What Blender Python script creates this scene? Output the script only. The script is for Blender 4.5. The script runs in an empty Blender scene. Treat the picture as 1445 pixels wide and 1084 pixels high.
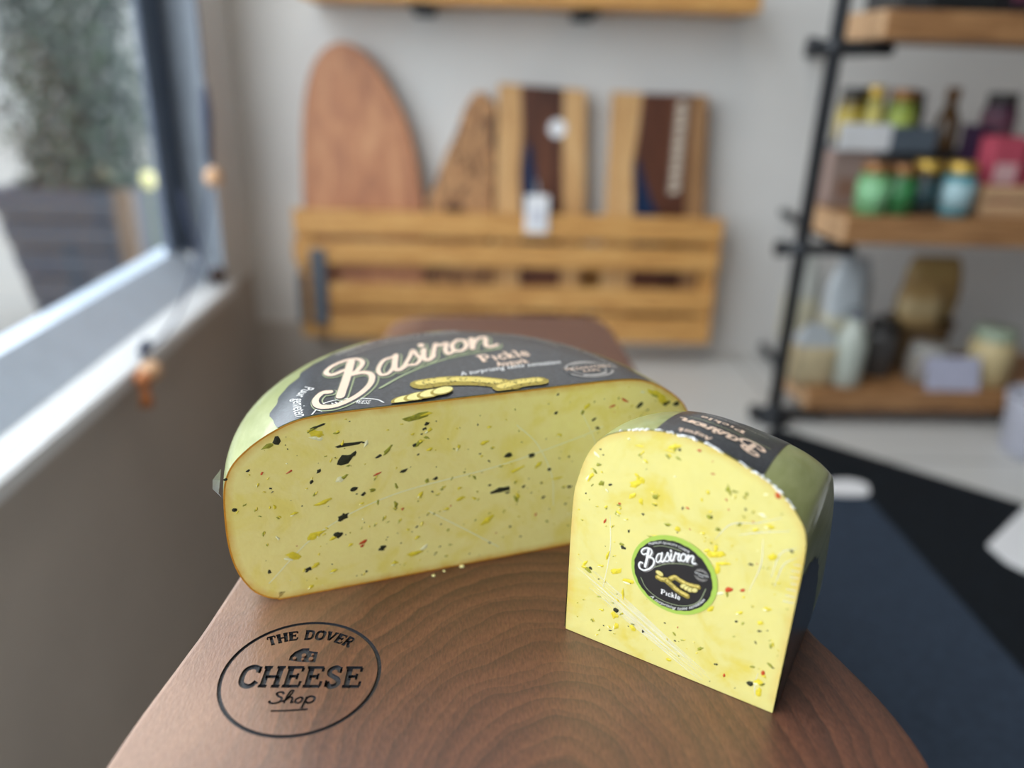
import bpy, bmesh, math, random
from mathutils import Vector, Matrix
from math import sin, cos, pi, radians, sqrt, atan2
C = bpy.context.scene.collection
random.seed(7)

# ------------------------------------------------------------------ materials
def srgb(r, g, b):
    f = lambda c: (c/12.92 if c <= .04045 else ((c+.055)/1.055)**2.4)
    return (f(r/255), f(g/255), f(b/255), 1)

class NT:
    def __init__(s, m):
        m.use_nodes = True
        s.n = m.node_tree.nodes; s.l = m.node_tree.links
        s.b = s.n['Principled BSDF']
    def add(s, t, **kw):
        n = s.n.new(t)
        for k, v in kw.items(): setattr(n, k, v)
        return n
    def math(s, op, a, b=None, c=None):
        n = s.add('ShaderNodeMath', operation=op)
        for i, v in enumerate((a, b, c)):
            if v is None: continue
            if isinstance(v, (int, float)): n.inputs[i].default_value = v
            else: s.l.new(v, n.inputs[i])
        return n.outputs[0]
    def coords(s, scale=(1, 1, 1)):
        t = s.add('ShaderNodeTexCoord'); m = s.add('ShaderNodeMapping')
        m.inputs['Scale'].default_value = scale
        s.l.new(t.outputs['Object'], m.inputs['Vector'])
        return m.outputs[0]
    def noise(s, vec, scale, detail=3, rough=.55, dist=0):
        n = s.add('ShaderNodeTexNoise')
        n.inputs['Scale'].default_value = scale; n.inputs['Detail'].default_value = detail
        n.inputs['Roughness'].default_value = rough; n.inputs['Distortion'].default_value = dist
        s.l.new(vec, n.inputs['Vector'])
        return n.outputs[0]
    def ramp(s, fac, stops):
        r = s.add('ShaderNodeValToRGB'); e = r.color_ramp.elements
        while len(e) < len(stops): e.new(.5)
        for i, (p, c) in enumerate(stops): e[i].position = p; e[i].color = c
        s.l.new(fac, r.inputs[0])
        return r.outputs[0]
    def mix(s, fac, a, b, blend='MIX'):
        n = s.add('ShaderNodeMix', data_type='RGBA', blend_type=blend)
        for i, v in ((0, fac), (6, a), (7, b)):
            if isinstance(v, (int, float)): n.inputs[i].default_value = v
            elif isinstance(v, tuple): n.inputs[i].default_value = v
            else: s.l.new(v, n.inputs[i])
        return n.outputs[2]
    def bump(s, h, strength=.2, dist=.001):
        n = s.add('ShaderNodeBump'); n.inputs['Strength'].default_value = strength
        n.inputs['Distance'].default_value = dist
        s.l.new(h, n.inputs['Height']); s.l.new(n.outputs[0], s.b.inputs['Normal'])

def mat(name, col, rough=.5, metal=0, var=.08, vscale=30, spec=.5, coat=0, trans=0, bump=0, emis=None, alpha=None):
    m = bpy.data.materials.new(name); t = NT(m); b = t.b
    b.inputs['Roughness'].default_value = rough; b.inputs['Metallic'].default_value = metal
    b.inputs['Specular IOR Level'].default_value = spec
    b.inputs['Coat Weight'].default_value = coat; b.inputs['Coat Roughness'].default_value = .08
    b.inputs['Transmission Weight'].default_value = trans
    if alpha is not None: b.inputs['Alpha'].default_value = alpha
    n = t.noise(t.coords(), vscale, 3)
    lo = tuple(c*(1-var) for c in col[:3])+(1,); hi = tuple(min(1, c*(1+var)) for c in col[:3])+(1,)
    t.l.new(t.ramp(n, [(.3, lo), (.7, hi)]), b.inputs['Base Color'])
    if bump: t.bump(n, bump, .002)
    if emis:
        b.inputs['Emission Color'].default_value = col; b.inputs['Emission Strength'].default_value = emis
    return m

def wood(name, cols, scale=(3, 3, 30), rough=.5, nscale=6, dist=.6, coat=0):
    m = bpy.data.materials.new(name); t = NT(m)
    v = t.coords(scale)
    n = t.noise(v, nscale, 5, .6, dist)
    st = [(.3+.4*i/(len(cols)-1), c) for i, c in enumerate(cols)]
    t.l.new(t.ramp(n, st), t.b.inputs['Base Color'])
    t.b.inputs['Roughness'].default_value = rough
    t.bump(n, .08)
    return m

M = {}
M['wall'] = mat('wall_paint', srgb(222, 219, 215), .8, var=.02, vscale=8)
M['white_wall'] = mat('white_wall_paint', srgb(225, 224, 222), .6, var=.02, vscale=8)
M['taupe'] = mat('taupe_wall_paint', srgb(186, 176, 166), .7, var=.05, vscale=5)
M['frame_dark'] = mat('grey_blue_frame', srgb(84, 95, 113), .35, var=.04)
M['frame_light'] = mat('pale_frame', srgb(196, 208, 222), .3, var=.04)
M['sill'] = mat('white_sill', srgb(226, 226, 226), .4, var=.03)
M['seam'] = mat('grey_sealant', srgb(150, 150, 152), .5)
M['floor'] = mat('grey_floor_tile', srgb(196, 193, 188), .45, var=.05, vscale=9)
M['ceil'] = mat('ceiling_paint', srgb(225, 224, 220), .8, var=.02)
M['black_metal'] = mat('black_metal', srgb(48, 50, 54), .45, metal=.3, var=.1)
M['strap'] = mat('grey_blue_strap', srgb(84, 90, 98), .5)
M['mat_shaded'] = mat('shaded_mat_black', srgb(14, 20, 26), .8, var=.2, vscale=60, spec=.25)  # dark tone holds the shade on the floor mat
M['mat_lit'] = mat('lit_mat_blue_grey', srgb(50, 60, 74), .9, var=.2, vscale=120, bump=.4, spec=.2)  # same floor mat where window light falls, paler by colour
M['rackwood'] = wood('rack_pine', [srgb(166, 112, 58), srgb(204, 150, 84), srgb(222, 174, 108)], (2, 6, 24), .5)
M['shelfwood'] = wood('shelf_oak', [srgb(118, 80, 48), srgb(160, 114, 72), srgb(186, 140, 94)], (2, 6, 24), .55)
M['shelfend'] = wood('shelf_end_grain', [srgb(178, 138, 100), srgb(208, 172, 134)], (30, 30, 30), .6)
M['surf'] = wood('light_walnut', [srgb(150, 96, 70), srgb(186, 126, 88), srgb(204, 148, 106)], (9, 9, 2.2), .5, 3.2, 1.2)
M['figured'] = wood('figured_walnut', [srgb(50, 32, 24), srgb(70, 44, 30), srgb(170, 120, 78), srgb(190, 144, 98), srgb(160, 112, 70), srgb(58, 38, 28)], (11, 11, 4), .5, 2.6, 1.8)
M['darkwalnut'] = wood('dark_walnut', [srgb(62, 32, 20), srgb(88, 48, 30), srgb(106, 62, 40)], (10, 10, 1.5), .45, 3, 1)
M['sapwood'] = wood('sapwood', [srgb(176, 128, 78), srgb(206, 160, 106), srgb(218, 178, 126)], (14, 14, 1.6), .5, 3, 1)
M['resin'] = mat('blue_resin', srgb(12, 38, 70), .3, var=.2)
M['paper'] = mat('white_paper', srgb(232, 231, 232), .7, var=.02)
M['bead'] = mat('natural_bead_wood', srgb(214, 170, 130), .5, var=.1)
M['bead_orange'] = mat('orange_bead_wood', srgb(184, 112, 62), .5, var=.1)
M['cord'] = mat('navy_cord', srgb(58, 64, 88), .9, var=.2, vscale=300)
M['brown_knob'] = mat('brown_knob', srgb(64, 46, 38), .6)

# ------------------------------------------------------------------ object helpers
def tag(o, label=None, cat=None, group=None, kind=None):
    if label: o['label'] = label
    if cat: o['category'] = cat
    if group: o['group'] = group
    if kind: o['kind'] = kind
    return o

def empty(name, loc, label, cat, group=None):
    o = bpy.data.objects.new(name, None); C.objects.link(o); o.location = loc
    o.empty_display_size = .02
    return tag(o, label, cat, group)

def link(name, me, parent=None):
    o = bpy.data.objects.new(name, me); C.objects.link(o)
    if parent is not None:
        o.parent = parent
        w = Vector((0, 0, 0)); p = parent
        while p is not None: w += p.location; p = p.parent
        o.location = -w
    return o

def mk(name, verts, faces, mats, fm=None, parent=None, smooth=False, loc=None):
    """mesh in world coordinates; a top-level mesh gets its origin at loc"""
    me = bpy.data.meshes.new(name)
    if loc is not None: verts = [Vector(v)-Vector(loc) for v in verts]
    me.from_pydata([tuple(v) for v in verts], [], faces)
    if not isinstance(mats, (list, tuple)): mats = [mats]
    for m in mats: me.materials.append(m)
    if fm: me.polygons.foreach_set('material_index', fm)
    if smooth: me.polygons.foreach_set('use_smooth', [True]*len(me.polygons))
    me.update()
    o = link(name, me, parent)
    if loc is not None: o.location = loc
    return o

def fix(o):
    bm = bmesh.new(); bm.from_mesh(o.data); bmesh.ops.recalc_face_normals(bm, faces=bm.faces)
    bm.to_mesh(o.data); bm.free(); return o

class MB:
    """collects shapes (with material slots) into one mesh"""
    def __init__(s): s.v = []; s.f = []; s.m = []
    def add(s, v, f, m=0):
        o = len(s.v); s.v += [Vector(p) for p in v]; s.f += [[i+o for i in q] for q in f]; s.m += [m]*len(f)
    def box(s, x, y, z, m=0, bev=.002, shear=None):
        bm = bmesh.new(); bmesh.ops.create_cube(bm, size=1)
        for v in bm.verts:
            v.co = Vector((x[0]+(v.co.x+.5)*(x[1]-x[0]), y[0]+(v.co.y+.5)*(y[1]-y[0]), z[0]+(v.co.z+.5)*(z[1]-z[0])))
        if bev: bmesh.ops.bevel(bm, geom=bm.edges[:], offset=min(bev, .3*min(x[1]-x[0], y[1]-y[0], z[1]-z[0])), segments=2, profile=.6, affect='EDGES')
        s.bm(bm, m)
    def bm(s, bm, m=0):
        bm.verts.index_update()
        s.add([v.co.copy() for v in bm.verts], [[v.index for v in f.verts] for f in bm.faces], m); bm.free()
    def tube(s, pts, r, m=0, n=10, caps=True):
        pts = [Vector(p) for p in pts]; rs = r if isinstance(r, (list, tuple)) else [r]*len(pts)
        vs = []; fs = []; up = Vector((0, 0, 1))
        for i, p in enumerate(pts):
            d = (pts[min(i+1, len(pts)-1)]-pts[max(i-1, 0)]).normalized()
            a = d.cross(up)
            if a.length < .05: a = d.cross(Vector((0, 1, 0)))
            a.normalize(); b = d.cross(a)
            vs += [p+(a*cos(2*pi*k/n)+b*sin(2*pi*k/n))*rs[i] for k in range(n)]
        for i in range(len(pts)-1):
            for k in range(n): fs.append([i*n+k, i*n+(k+1) % n, (i+1)*n+(k+1) % n, (i+1)*n+k])
        if caps: fs += [list(range(n))[::-1], [(len(pts)-1)*n+k for k in range(n)]]
        s.add(vs, fs, m)
    def lathe(s, prof, c, m=0, n=24, sq=1, axis=None):
        vs = []; fs = []
        for r, z in prof:
            vs += [Vector((c[0]+r*cos(2*pi*k/n), c[1]+r*sin(2*pi*k/n)*sq, c[2]+z)) for k in range(n)]
        for i in range(len(prof)-1):
            for k in range(n): fs.append([i*n+k, i*n+(k+1) % n, (i+1)*n+(k+1) % n, (i+1)*n+k])
        fs += [list(range(n))[::-1], [(len(prof)-1)*n+k for k in range(n)]]
        s.add(vs, fs, m)
    def ball(s, c, r, m=0, sub=3, jit=0):
        bm = bmesh.new(); bmesh.ops.create_icosphere(bm, subdivisions=sub, radius=1)
        rr = r if isinstance(r, (tuple, list)) else (r, r, r)
        for v in bm.verts:
            k = 1+random.uniform(-jit, jit); v.co = Vector((c[0]+v.co.x*rr[0]*k, c[1]+v.co.y*rr[1]*k, c[2]+v.co.z*rr[2]*k))
        s.bm(bm, m)
    def prism(s, poly, axis, lo, hi, m=0, bev=0, shear=0, z0=0):
        """2D polygon extruded: axis 'y' -> poly is (x,z); axis 'z' -> poly is (x,y)"""
        bm = bmesh.new()
        mk3 = (lambda p, h: Vector((p[0], h, p[1]))) if axis == 'y' else (lambda p, h: Vector((p[0], p[1], h)))
        vs = [bm.verts.new(mk3(p, lo)) for p in poly]
        f = bm.faces.new(vs)
        r = bmesh.ops.extrude_face_region(bm, geom=[f])
        bmesh.ops.translate(bm, vec=Vector((0, hi-lo, 0)) if axis == 'y' else Vector((0, 0, hi-lo)), verts=[e for e in r['geom'] if isinstance(e, bmesh.types.BMVert)])
        bmesh.ops.recalc_face_normals(bm, faces=bm.faces)
        if bev: bmesh.ops.bevel(bm, geom=[e for e in bm.edges if len(e.link_faces) == 2 and e.calc_face_angle(0) > .5], offset=bev, segments=2, profile=.6, affect='EDGES')
        if shear:
            for v in bm.verts: v.co.y += (v.co.z-z0)*shear
        s.bm(bm, m)
    def build(s, name, mats, parent=None, smooth=False, loc=None):
        return mk(name, s.v, s.f, mats, s.m, parent, smooth, loc)

def smooth_by_angle(o, a=40):
    me = o.data; bm = bmesh.new(); bm.from_mesh(me)
    for f in bm.faces: f.smooth = True
    for e in bm.edges:
        if len(e.link_faces) == 2 and e.calc_face_angle(0) > radians(a): e.smooth = False
    bm.to_mesh(me); bm.free(); return o

def crom(pts, n=6, closed=False):
    """Catmull-Rom through 2D/3D points"""
    P = [Vector(p) for p in pts]
    if closed: P = [P[-1]]+P+[P[0], P[1]]
    else: P = [P[0]*2-P[1]]+P+[P[-1]*2-P[-2]]
    out = []
    for i in range(1, len(P)-2):
        for k in range(n):
            t = k/n; a, b, c, d = P[i-1], P[i], P[i+1], P[i+2]
            out.append(.5*((2*b)+(c-a)*t+(2*a-5*b+4*c-d)*t*t+(3*b-a-3*c+d)*t**3))
    if not closed: out.append(P[-2])
    return out

# ------------------------------------------------------------------ flat artwork (lettering, labels) in 2D, mapped onto a surface
class Art:
    def __init__(s): s.p = []; s.ribs = []; s.sid = 0          # (list of 2D points, material, layer)
    def poly(s, pts, m, L): s.p.append(([Vector((p[0], p[1])) for p in pts], m, L))
    def stroke(s, pts, w, m, L, smooth=5, closed=False, taper=False):
        P = crom([Vector((p[0], p[1])) for p in pts], smooth, closed) if smooth and len(pts) > 2 else [Vector((p[0], p[1])) for p in pts]
        n = len(P); W = []; s.sid += 1
        if L != 9: L = L+.05*(s.sid % 12)
        for i in range(n):
            t = i/max(1, n-1)
            k = w if not callable(w) else w(t)
            if taper: k *= .35+.65*sin(pi*min(1, max(0, t)))
            W.append(k/2)
        Ls, Rs = [], []
        for i in range(n):
            if closed: d = P[(i+1) % n]-P[i-1]
            else: d = P[min(i+1, n-1)]-P[max(i-1, 0)]
            if d.length < 1e-12: d = Vector((1, 0))
            d.normalize(); nn = Vector((-d.y, d.x))
            Ls.append(P[i]+nn*W[i]); Rs.append(P[i]-nn*W[i])
        s.ribs.append((Ls, Rs, closed))
        for i in range(n if closed else n-1):
            j = (i+1) % n
            s.p.append(([Rs[i], Rs[j], Ls[j], Ls[i]], m, L))
        if not closed:
            for i, sg in ((0, -1), (n-1, 1)):
                if W[i] > 1e-9:
                    s.p.append(([P[i]+W[i]*Vector((cos(2*pi*k/10), sin(2*pi*k/10))) for k in range(10)], m, L+(.045 if L != 9 else 0)))
        return s
    def disc(s, c, r, m, L, n=20, ry=None, rot=0):
        ry = ry or r; ca, sa = cos(rot), sin(rot)
        s.p.append(([Vector((c[0]+r*cos(2*pi*k/n)*ca-ry*sin(2*pi*k/n)*sa, c[1]+r*cos(2*pi*k/n)*sa+ry*sin(2*pi*k/n)*ca)) for k in range(n)], m, L))
    def font(s, body, size, m, L, xf, shear=0, bold=0):
        L = L+.3
        """built-in typeface, each vertex sent through xf(x 0..1 of length, x, y)"""
        cu = bpy.data.curves.new('lettering', 'FONT'); cu.body = body; cu.size = size; cu.shear = shear; cu.offset = bold
        cu.resolution_u = 2
        o = bpy.data.objects.new('lettering', cu); C.objects.link(o)
        dg = bpy.context.evaluated_depsgraph_get(); dg.update()
        me = o.evaluated_get(dg).to_mesh()
        vs = [Vector((v.co.x, v.co.y)) for v in me.vertices]; fs = [list(p.vertices) for p in me.polygons]
        o.evaluated_get(dg).to_mesh_clear(); bpy.data.objects.remove(o); bpy.data.curves.remove(cu)
        W = max(v.x for v in vs)
        q = [Vector(xf(v.x/W, v.x, v.y)) for v in vs]
        for f in fs: s.p.append(([q[i] for i in f], m, L))
        return W
    def transform(s, f):
        a = Art(); a.p = [([Vector(f(p)) for p in q], m, L) for q, m, L in s.p]; return a
    def clip(s, ymin):
        out = []
        for q, m, L in s.p:
            r = []
            for i in range(len(q)):
                a, b = q[i], q[(i+1) % len(q)]
                if a.y >= ymin: r.append(a)
                if (a.y >= ymin) != (b.y >= ymin): r.append(a+(b-a)*((ymin-a.y)/(b.y-a.y)))
            if len(r) >= 3: out.append((r, m, L))
        s.p = out; return s
    def to(s, mb, fn, h0=.00012, dh=.00010):
        for k, (q, m, L) in enumerate(s.p):
            mb.add([fn(p.x, p.y, h0+dh*L+(k % 3)*dh*.014) for p in q], [list(range(len(q)))], m)

def poly_xf(path, up, x0=0, x1=1, n=None):
    """lay text along a 2D path: x by fraction of length, y along `up` or the local normal"""
    P = crom([Vector(p) for p in path], 8)
    cum = [0]
    for i in range(1, len(P)): cum.append(cum[-1]+(P[i]-P[i-1]).length)
    def f(t, x, y):
        d = (x0+t*(x1-x0))*cum[-1]; i = 1
        while i < len(P)-1 and cum[i] < d: i += 1
        k = (d-cum[i-1])/max(1e-12, cum[i]-cum[i-1]); p = P[i-1].lerp(P[i], k)
        if up is not None: return p+Vector(up)*y
        e = (P[i]-P[i-1]).normalized(); return p+Vector((-e.y, e.x))*y
    return f

# serif letters in a unit box (width given), as (strokes): each = (points, thickness, smooth)
TK, TN = .21, .12
def serif(ch):
    v = lambda x, y0, y1: ([(x, y0), (x, y1)], TK, 0)
    h = lambda x0, x1, y, w=TN: ([(x0, y), (x1, y)], w, 0)
    b, t = TN/2, 1-TN/2
    D = {
     'H': (.95, [v(.2, b, t), v(.75, b, t), h(.2, .75, .5), h(.02, .38, b), h(.02, .38, t), h(.57, .93, b), h(.57, .93, t)]),
     'E': (.82, [v(.2, b, t), h(.02, .74, b), h(.02, .72, t), h(.2, .55, .52), ([(.73, b), (.75, .3)], .1, 0), ([(.71, t), (.71, .74)], .1, 0), ([(.55, .38), (.55, .66)], .09, 0)]),
     'C': (.86, [([(.76, .72), (.66, .9), (.45, .95), (.2, .82), (.13, .5), (.2, .18), (.45, .05), (.66, .1), (.8, .28)], .19, 5), ([(.78, .98), (.78, .66)], .09, 0)]),
     'S': (.74, [([(.6, .74), (.5, .91), (.33, .94), (.15, .82), (.17, .63), (.36, .51), (.56, .38), (.6, .18), (.42, .06), (.25, .07), (.12, .26)], .18, 5), ([(.62, .96), (.62, .68)], .08, 0), ([(.1, .04), (.1, .34)], .08, 0)]),
     'T': (.84, [v(.42, b, t), h(.05, .79, t), h(.24, .6, b), ([(.06, t), (.06, .7)], .09, 0), ([(.78, t), (.78, .7)], .09, 0)]),
     'D': (.9, [v(.2, b, t), ([(.02, t), (.4, t), (.68, .84), (.76, .5), (.68, .16), (.4, b), (.02, b)], .17, 5)]),
     'O': (.92, [([(.46, .94), (.2, .82), (.12, .5), (.2, .18), (.46, .06), (.72, .18), (.8, .5), (.72, .82), (.46, .94)], .19, 4)]),
     'V': (.9, [([(.18, t), (.45, .06)], .2, 0), ([(.74, t), (.47, .06)], .14, 0), h(.02, .36, t), h(.6, .9, t)]),
     'R': (.92, [v(.2, b, t), ([(.02, t), (.45, t), (.65, .86), (.65, .62), (.45, .5), (.2, .5)], .15, 4), ([(.45, .5), (.68, .1), (.9, b)], .18, 3), h(.02, .38, b)]),
     'P': (.86, [v(.2, b, t), ([(.04, t), (.48, t), (.7, .86), (.7, .6), (.48, .46), (.2, .46)], .14, 4), h(.04, .4, b)]),
     'A': (.92, [([(.12, b), (.45, t)], .12, 0), ([(.47, t), (.78, b)], .2, 0), h(.26, .64, .34), h(0, .26, b), h(.62, .94, b)]),
     'i': (.4, [([(.2, .05), (.2, .62)], .17, 0), h(.05, .2, .62), h(.06, .34, b, .09), ([(.19, .86), (.2, .87)], .18, 0)]),
     'c': (.58, [([(.5, .52), (.38, .64), (.2, .58), (.11, .33), (.2, .08), (.36, .04), (.52, .16)], .14, 5)]),
     'k': (.68, [([(.18, .05), (.18, 1)], .17, 0), h(.03, .18, .98), h(.04, .33, b, .09), ([(.2, .3), (.5, .62)], .1, 0), ([(.3, .38), (.6, .05)], .16, 0), h(.4, .6, .63, .08)]),
     'l': (.38, [([(.19, .05), (.19, 1)], .17, 0), h(.04, .19, .98), h(.04, .34, b, .09)]),
     'e': (.6, [([(.12, .36), (.5, .36), (.44, .6), (.28, .66), (.14, .55), (.11, .3), (.2, .08), (.38, .04), (.52, .14)], .13, 5)]),
     'u': (.7, [([(.16, .64), (.16, .2), (.28, .05), (.42, .08), (.52, .22)], .15, 4), ([(.54, .64), (.54, .05)], .16, 0), h(.03, .16, .63, .08), h(.42, .54, .63, .08), h(.54, .68, .05, .08)]),
     'g': (.62, [([(.46, .4), (.3, .2), (.14, .4), (.3, .63), (.46, .4)], .13, 4), ([(.28, .2), (.18, .08), (.5, .0), (.5, -.2), (.25, -.28), (.1, -.15), (.25, .02)], .1, 4), ([(.42, .58), (.6, .64)], .09, 0)]),
     'r': (.52, [([(.18, .05), (.18, .62)], .17, 0), h(.03, .18, .62), h(.04, .34, b, .09), ([(.2, .42), (.32, .62), (.46, .58)], .13, 3)]),
     ' ': (.45, []),
    }
    return D[ch]
def serif_text(art, body, m, L, fn, weight=1.0, gap=.03):
    """fn(x, y) places glyph space (cap height 1) into 2D; returns total width"""
    x = 0; k = []
    for ch in body:
        w, st = serif(ch); k.append((x, st)); x += w+gap
    W = x-gap; sid = 0
    for x0, st in k:
        for pts, th, sm in st:
            q = crom([Vector((p[0]+x0, p[1])) for p in pts], sm) if sm and len(pts) > 2 else [Vector((p[0]+x0, p[1])) for p in pts]
            a = Art(); sid += 1; a.sid = sid; a.stroke(q, th*weight, m, L, 0)
            if not sm: a.p = a.p[:len(q)-1]      # square ends on straight stems
            for Ls, Rs, cl in a.ribs: art.ribs.append(([Vector(fn(p.x/W, p.x, p.y)) for p in Ls], [Vector(fn(p.x/W, p.x, p.y)) for p in Rs], cl))
            for pp, mm, LL in a.p: art.p.append(([Vector(fn(p.x/W, p.x, p.y)) for p in pp], mm, LL))
    return W

# script word of the cheese label, traced as centre lines (millimetres on the small sticker)
SCRIPT = {'B1': [(-14.63, 6.99), (-16.22, 6.0), (-17.13, 7.18), (-16.37, 8.93), (-14.51, 10.16), (-12.74, 10.04), (-12.07, 8.59), (-12.81, 6.36), (-14.0, 5.07)],
 'B2': [(-13.8, 5.34), (-11.86, 5.73), (-10.66, 4.72), (-10.75, 2.23), (-12.33, -0.51), (-14.81, -2.37), (-16.93, -2.15), (-17.73, -0.46), (-17.08, 1.23), (-16.01, 1.24)],
 'B3': [(-13.78, 9.41), (-14.09, 4.64), (-14.57, -0.24)],
 'a1': [(-7.57, 9.64), (-9.03, 8.75), (-9.72, 6.2), (-9.28, 4.51), (-8.34, 4.68), (-7.57, 6.39), (-7.3, 9.16)],
 'a2': [(-7.19, 10.17), (-7.38, 6.31), (-6.81, 5.37), (-5.91, 6.29)],
 's': [(-6.14, 6.01), (-5.07, 9.28), (-4.57, 11.39), (-4.04, 9.67), (-3.53, 8.17), (-4.22, 6.65), (-5.42, 6.58)],
 'i': [(-2.85, 11.23), (-3.0, 8.37), (-2.35, 7.56), (-1.46, 8.72)], 'dot': [(-3.25, 12.9), (-3.12, 12.56)],
 'r': [(-1.64, 8.41), (-1.03, 12.1), (-0.9, 12.77), (-0.23, 12.11), (0.87, 12.81), (0.48, 10.37), (0.81, 8.96), (1.71, 9.59)],
 'o': [(2.72, 13.51), (1.73, 11.99), (1.78, 10.1), (2.89, 9.56), (3.87, 10.89), (3.83, 12.98), (2.72, 13.51)],
 'n1': [(5.01, 13.57), (4.81, 10.01)],
 'n2': [(4.9, 10.67), (5.55, 12.58), (6.65, 13.76), (7.4, 13.38), (7.05, 10.77), (7.73, 9.99), (8.83, 10.5)]}
THICK = {k: v*.9 for k, v in {'B1': .95, 'B2': 1.1, 'B3': 1.45, 'a1': .85, 'a2': 1.1, 's': .85, 'i': 1.1, 'dot': 1.25, 'r': .95, 'o': .95, 'n1': 1.15, 'n2': 1.0}.items()}
def script_word(art, m, L, extra=0, off=(0, 0)):
    for k, p in SCRIPT.items():
        art.stroke([(x+off[0], y+off[1]) for x, y in p], THICK[k]+extra, m, L, 5)

def gherkins(art, Lg, m_lo, m_hi, m_dot, spec, rnd):
    """spec: list of (centre line, width, dotted)"""
    for pts, w, dots in spec:
        P = crom([Vector(p) for p in pts], 6)
        for q, ww, mm, LL in ((P, w, m_lo, Lg),):
            art.stroke(q, ww, mm, LL, 0)
        nn = [p+Vector((0, w*.14)) for p in P]
        art.stroke(nn, w*.5, m_hi, Lg+1, 0)
        if dots:
            for _ in range(dots):
                p = rnd.choice(P)+Vector((rnd.uniform(-.4, .4)*w, rnd.uniform(-.4, .4)*w))
                art.disc(p, w*.05, m_dot, Lg+2, 5)

# ------------------------------------------------------------------ camera
Zc = .62
pit, rol, yaw = radians(22), radians(1.8), radians(2.5)
F = Vector((sin(yaw)*cos(pit), cos(yaw)*cos(pit), -sin(pit)))
Rt = Vector((cos(yaw), -sin(yaw), 0)); Up = Rt.cross(F)
R2 = cos(rol)*Rt+sin(rol)*Up; U2 = -sin(rol)*Rt+cos(rol)*Up
cam = bpy.data.cameras.new('camera'); co = bpy.data.objects.new('camera', cam); C.objects.link(co)
mw = Matrix((R2, U2, -F)).transposed().to_4x4(); mw.translation = (0, 0, Zc); co.matrix_world = mw
cam.sensor_width = 36; cam.sensor_fit = 'HORIZONTAL'; cam.lens = 1100/1445*36
cam.clip_start = .02
cam.dof.use_dof = True; cam.dof.focus_distance = .39; cam.dof.aperture_fstop = 2.55
bpy.context.scene.camera = co

# ------------------------------------------------------------------ serving board with engraved crest
BZ = .35
walnut = bpy.data.materials.new('walnut_board'); t = NT(walnut)
v = t.coords(); sep = t.add('ShaderNodeSeparateXYZ'); t.l.new(v, sep.inputs[0])
nz = t.noise(v, 11, 3, .5); nz2 = t.noise(v, 34, 3, .5)
dx = t.math('MULTIPLY', t.math('SUBTRACT', sep.outputs[0], .034), 1.35)
dy = t.math('MULTIPLY', t.math('SUBTRACT', sep.outputs[1], .222), .95)
d = t.math('SQRT', t.math('ADD', t.math('MULTIPLY', dx, dx), t.math('MULTIPLY', dy, dy)))
d = t.math('ADD', d, t.math('MULTIPLY', t.math('SUBTRACT', nz, .5), .05))
d = t.math('ADD', d, t.math('MULTIPLY', t.math('SUBTRACT', nz2, .5), .004))
ring = t.math('FRACT', t.math('MULTIPLY', d, 88))
ringb = t.math('FRACT', t.math('MULTIPLY', d, 41))
v2 = t.coords((900, 240, 900)); fib = t.noise(v2, 1.0, 2, .6)
big = t.noise(v, 7, 2)
col = t.ramp(ring, [(0, srgb(116, 70, 49)), (.45, srgb(98, 57, 41)), (.82, srgb(74, 42, 30)), (.93, srgb(48, 29, 22)), (1, srgb(116, 73, 52))])
colb = t.ramp(ringb, [(0, srgb(120, 74, 52)), (.6, srgb(86, 50, 36)), (1, srgb(64, 39, 29))])
col = t.mix(t.math('ADD', t.math('MULTIPLY', nz2, .7), .12), col, colb)
col = t.mix(t.math('MULTIPLY', big, .55), col, srgb(122, 80, 58))
col = t.mix(.55, col, t.ramp(fib, [(.3, srgb(80, 80, 80)), (.7, srgb(200, 200, 200))]), 'SOFT_LIGHT')
left_sheen = t.math('MULTIPLY_ADD', sep.outputs[0], -12, -.75)  # window sheen painted into the wood colour, growing towards the left edge
left_sheen = t.math('ADD', left_sheen, t.math('MULTIPLY', t.math('SUBTRACT', nz, .5), 1.2)); left_sheen.node.use_clamp = True
col = t.mix(t.math('MULTIPLY', left_sheen, .68), col, t.mix(fib, srgb(150, 108, 82), srgb(196, 156, 126)))
t.l.new(col, t.b.inputs['Base Color'])
t.b.inputs['Roughness'].default_value = .40; t.b.inputs['Specular IOR Level'].default_value = .9
t.bump(t.math('ADD', fib, t.math('MULTIPLY', ring, .4)), .22, .0006)
char = mat('charred_engraving', srgb(46, 46, 50), .55, var=.25, vscale=900, bump=.3)

outl = [(.15, .19), (.172, .2), (.187, .218), (.193, .238), (.1935, .256), (.19, .28), (.182, .308), (.175, .333), (.168, .40), (.16, .55), (.152, .72), (.149, .80), (.147, .835), (.140, .868), (.122, .884), (.06, .884), (-.02, .88), (-.07, .873), (-.092, .858), (-.102, .83), (-.108, .72), (-.122, .5), (-.137, .346), (-.142, .308), (-.148, .27), (-.151, .242), (-.152, .22), (-.146, .2), (-.13, .19)]
P = [(p.x, p.y) for p in crom([Vector(p) for p in outl], 4, True)]
b = MB(); b.prism(P, 'z', BZ-.032, BZ, 0, .0022)
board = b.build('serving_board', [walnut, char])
tag(board, 'large walnut serving board with engraved oval shop crest, under the cheeses', 'serving board')

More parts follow.
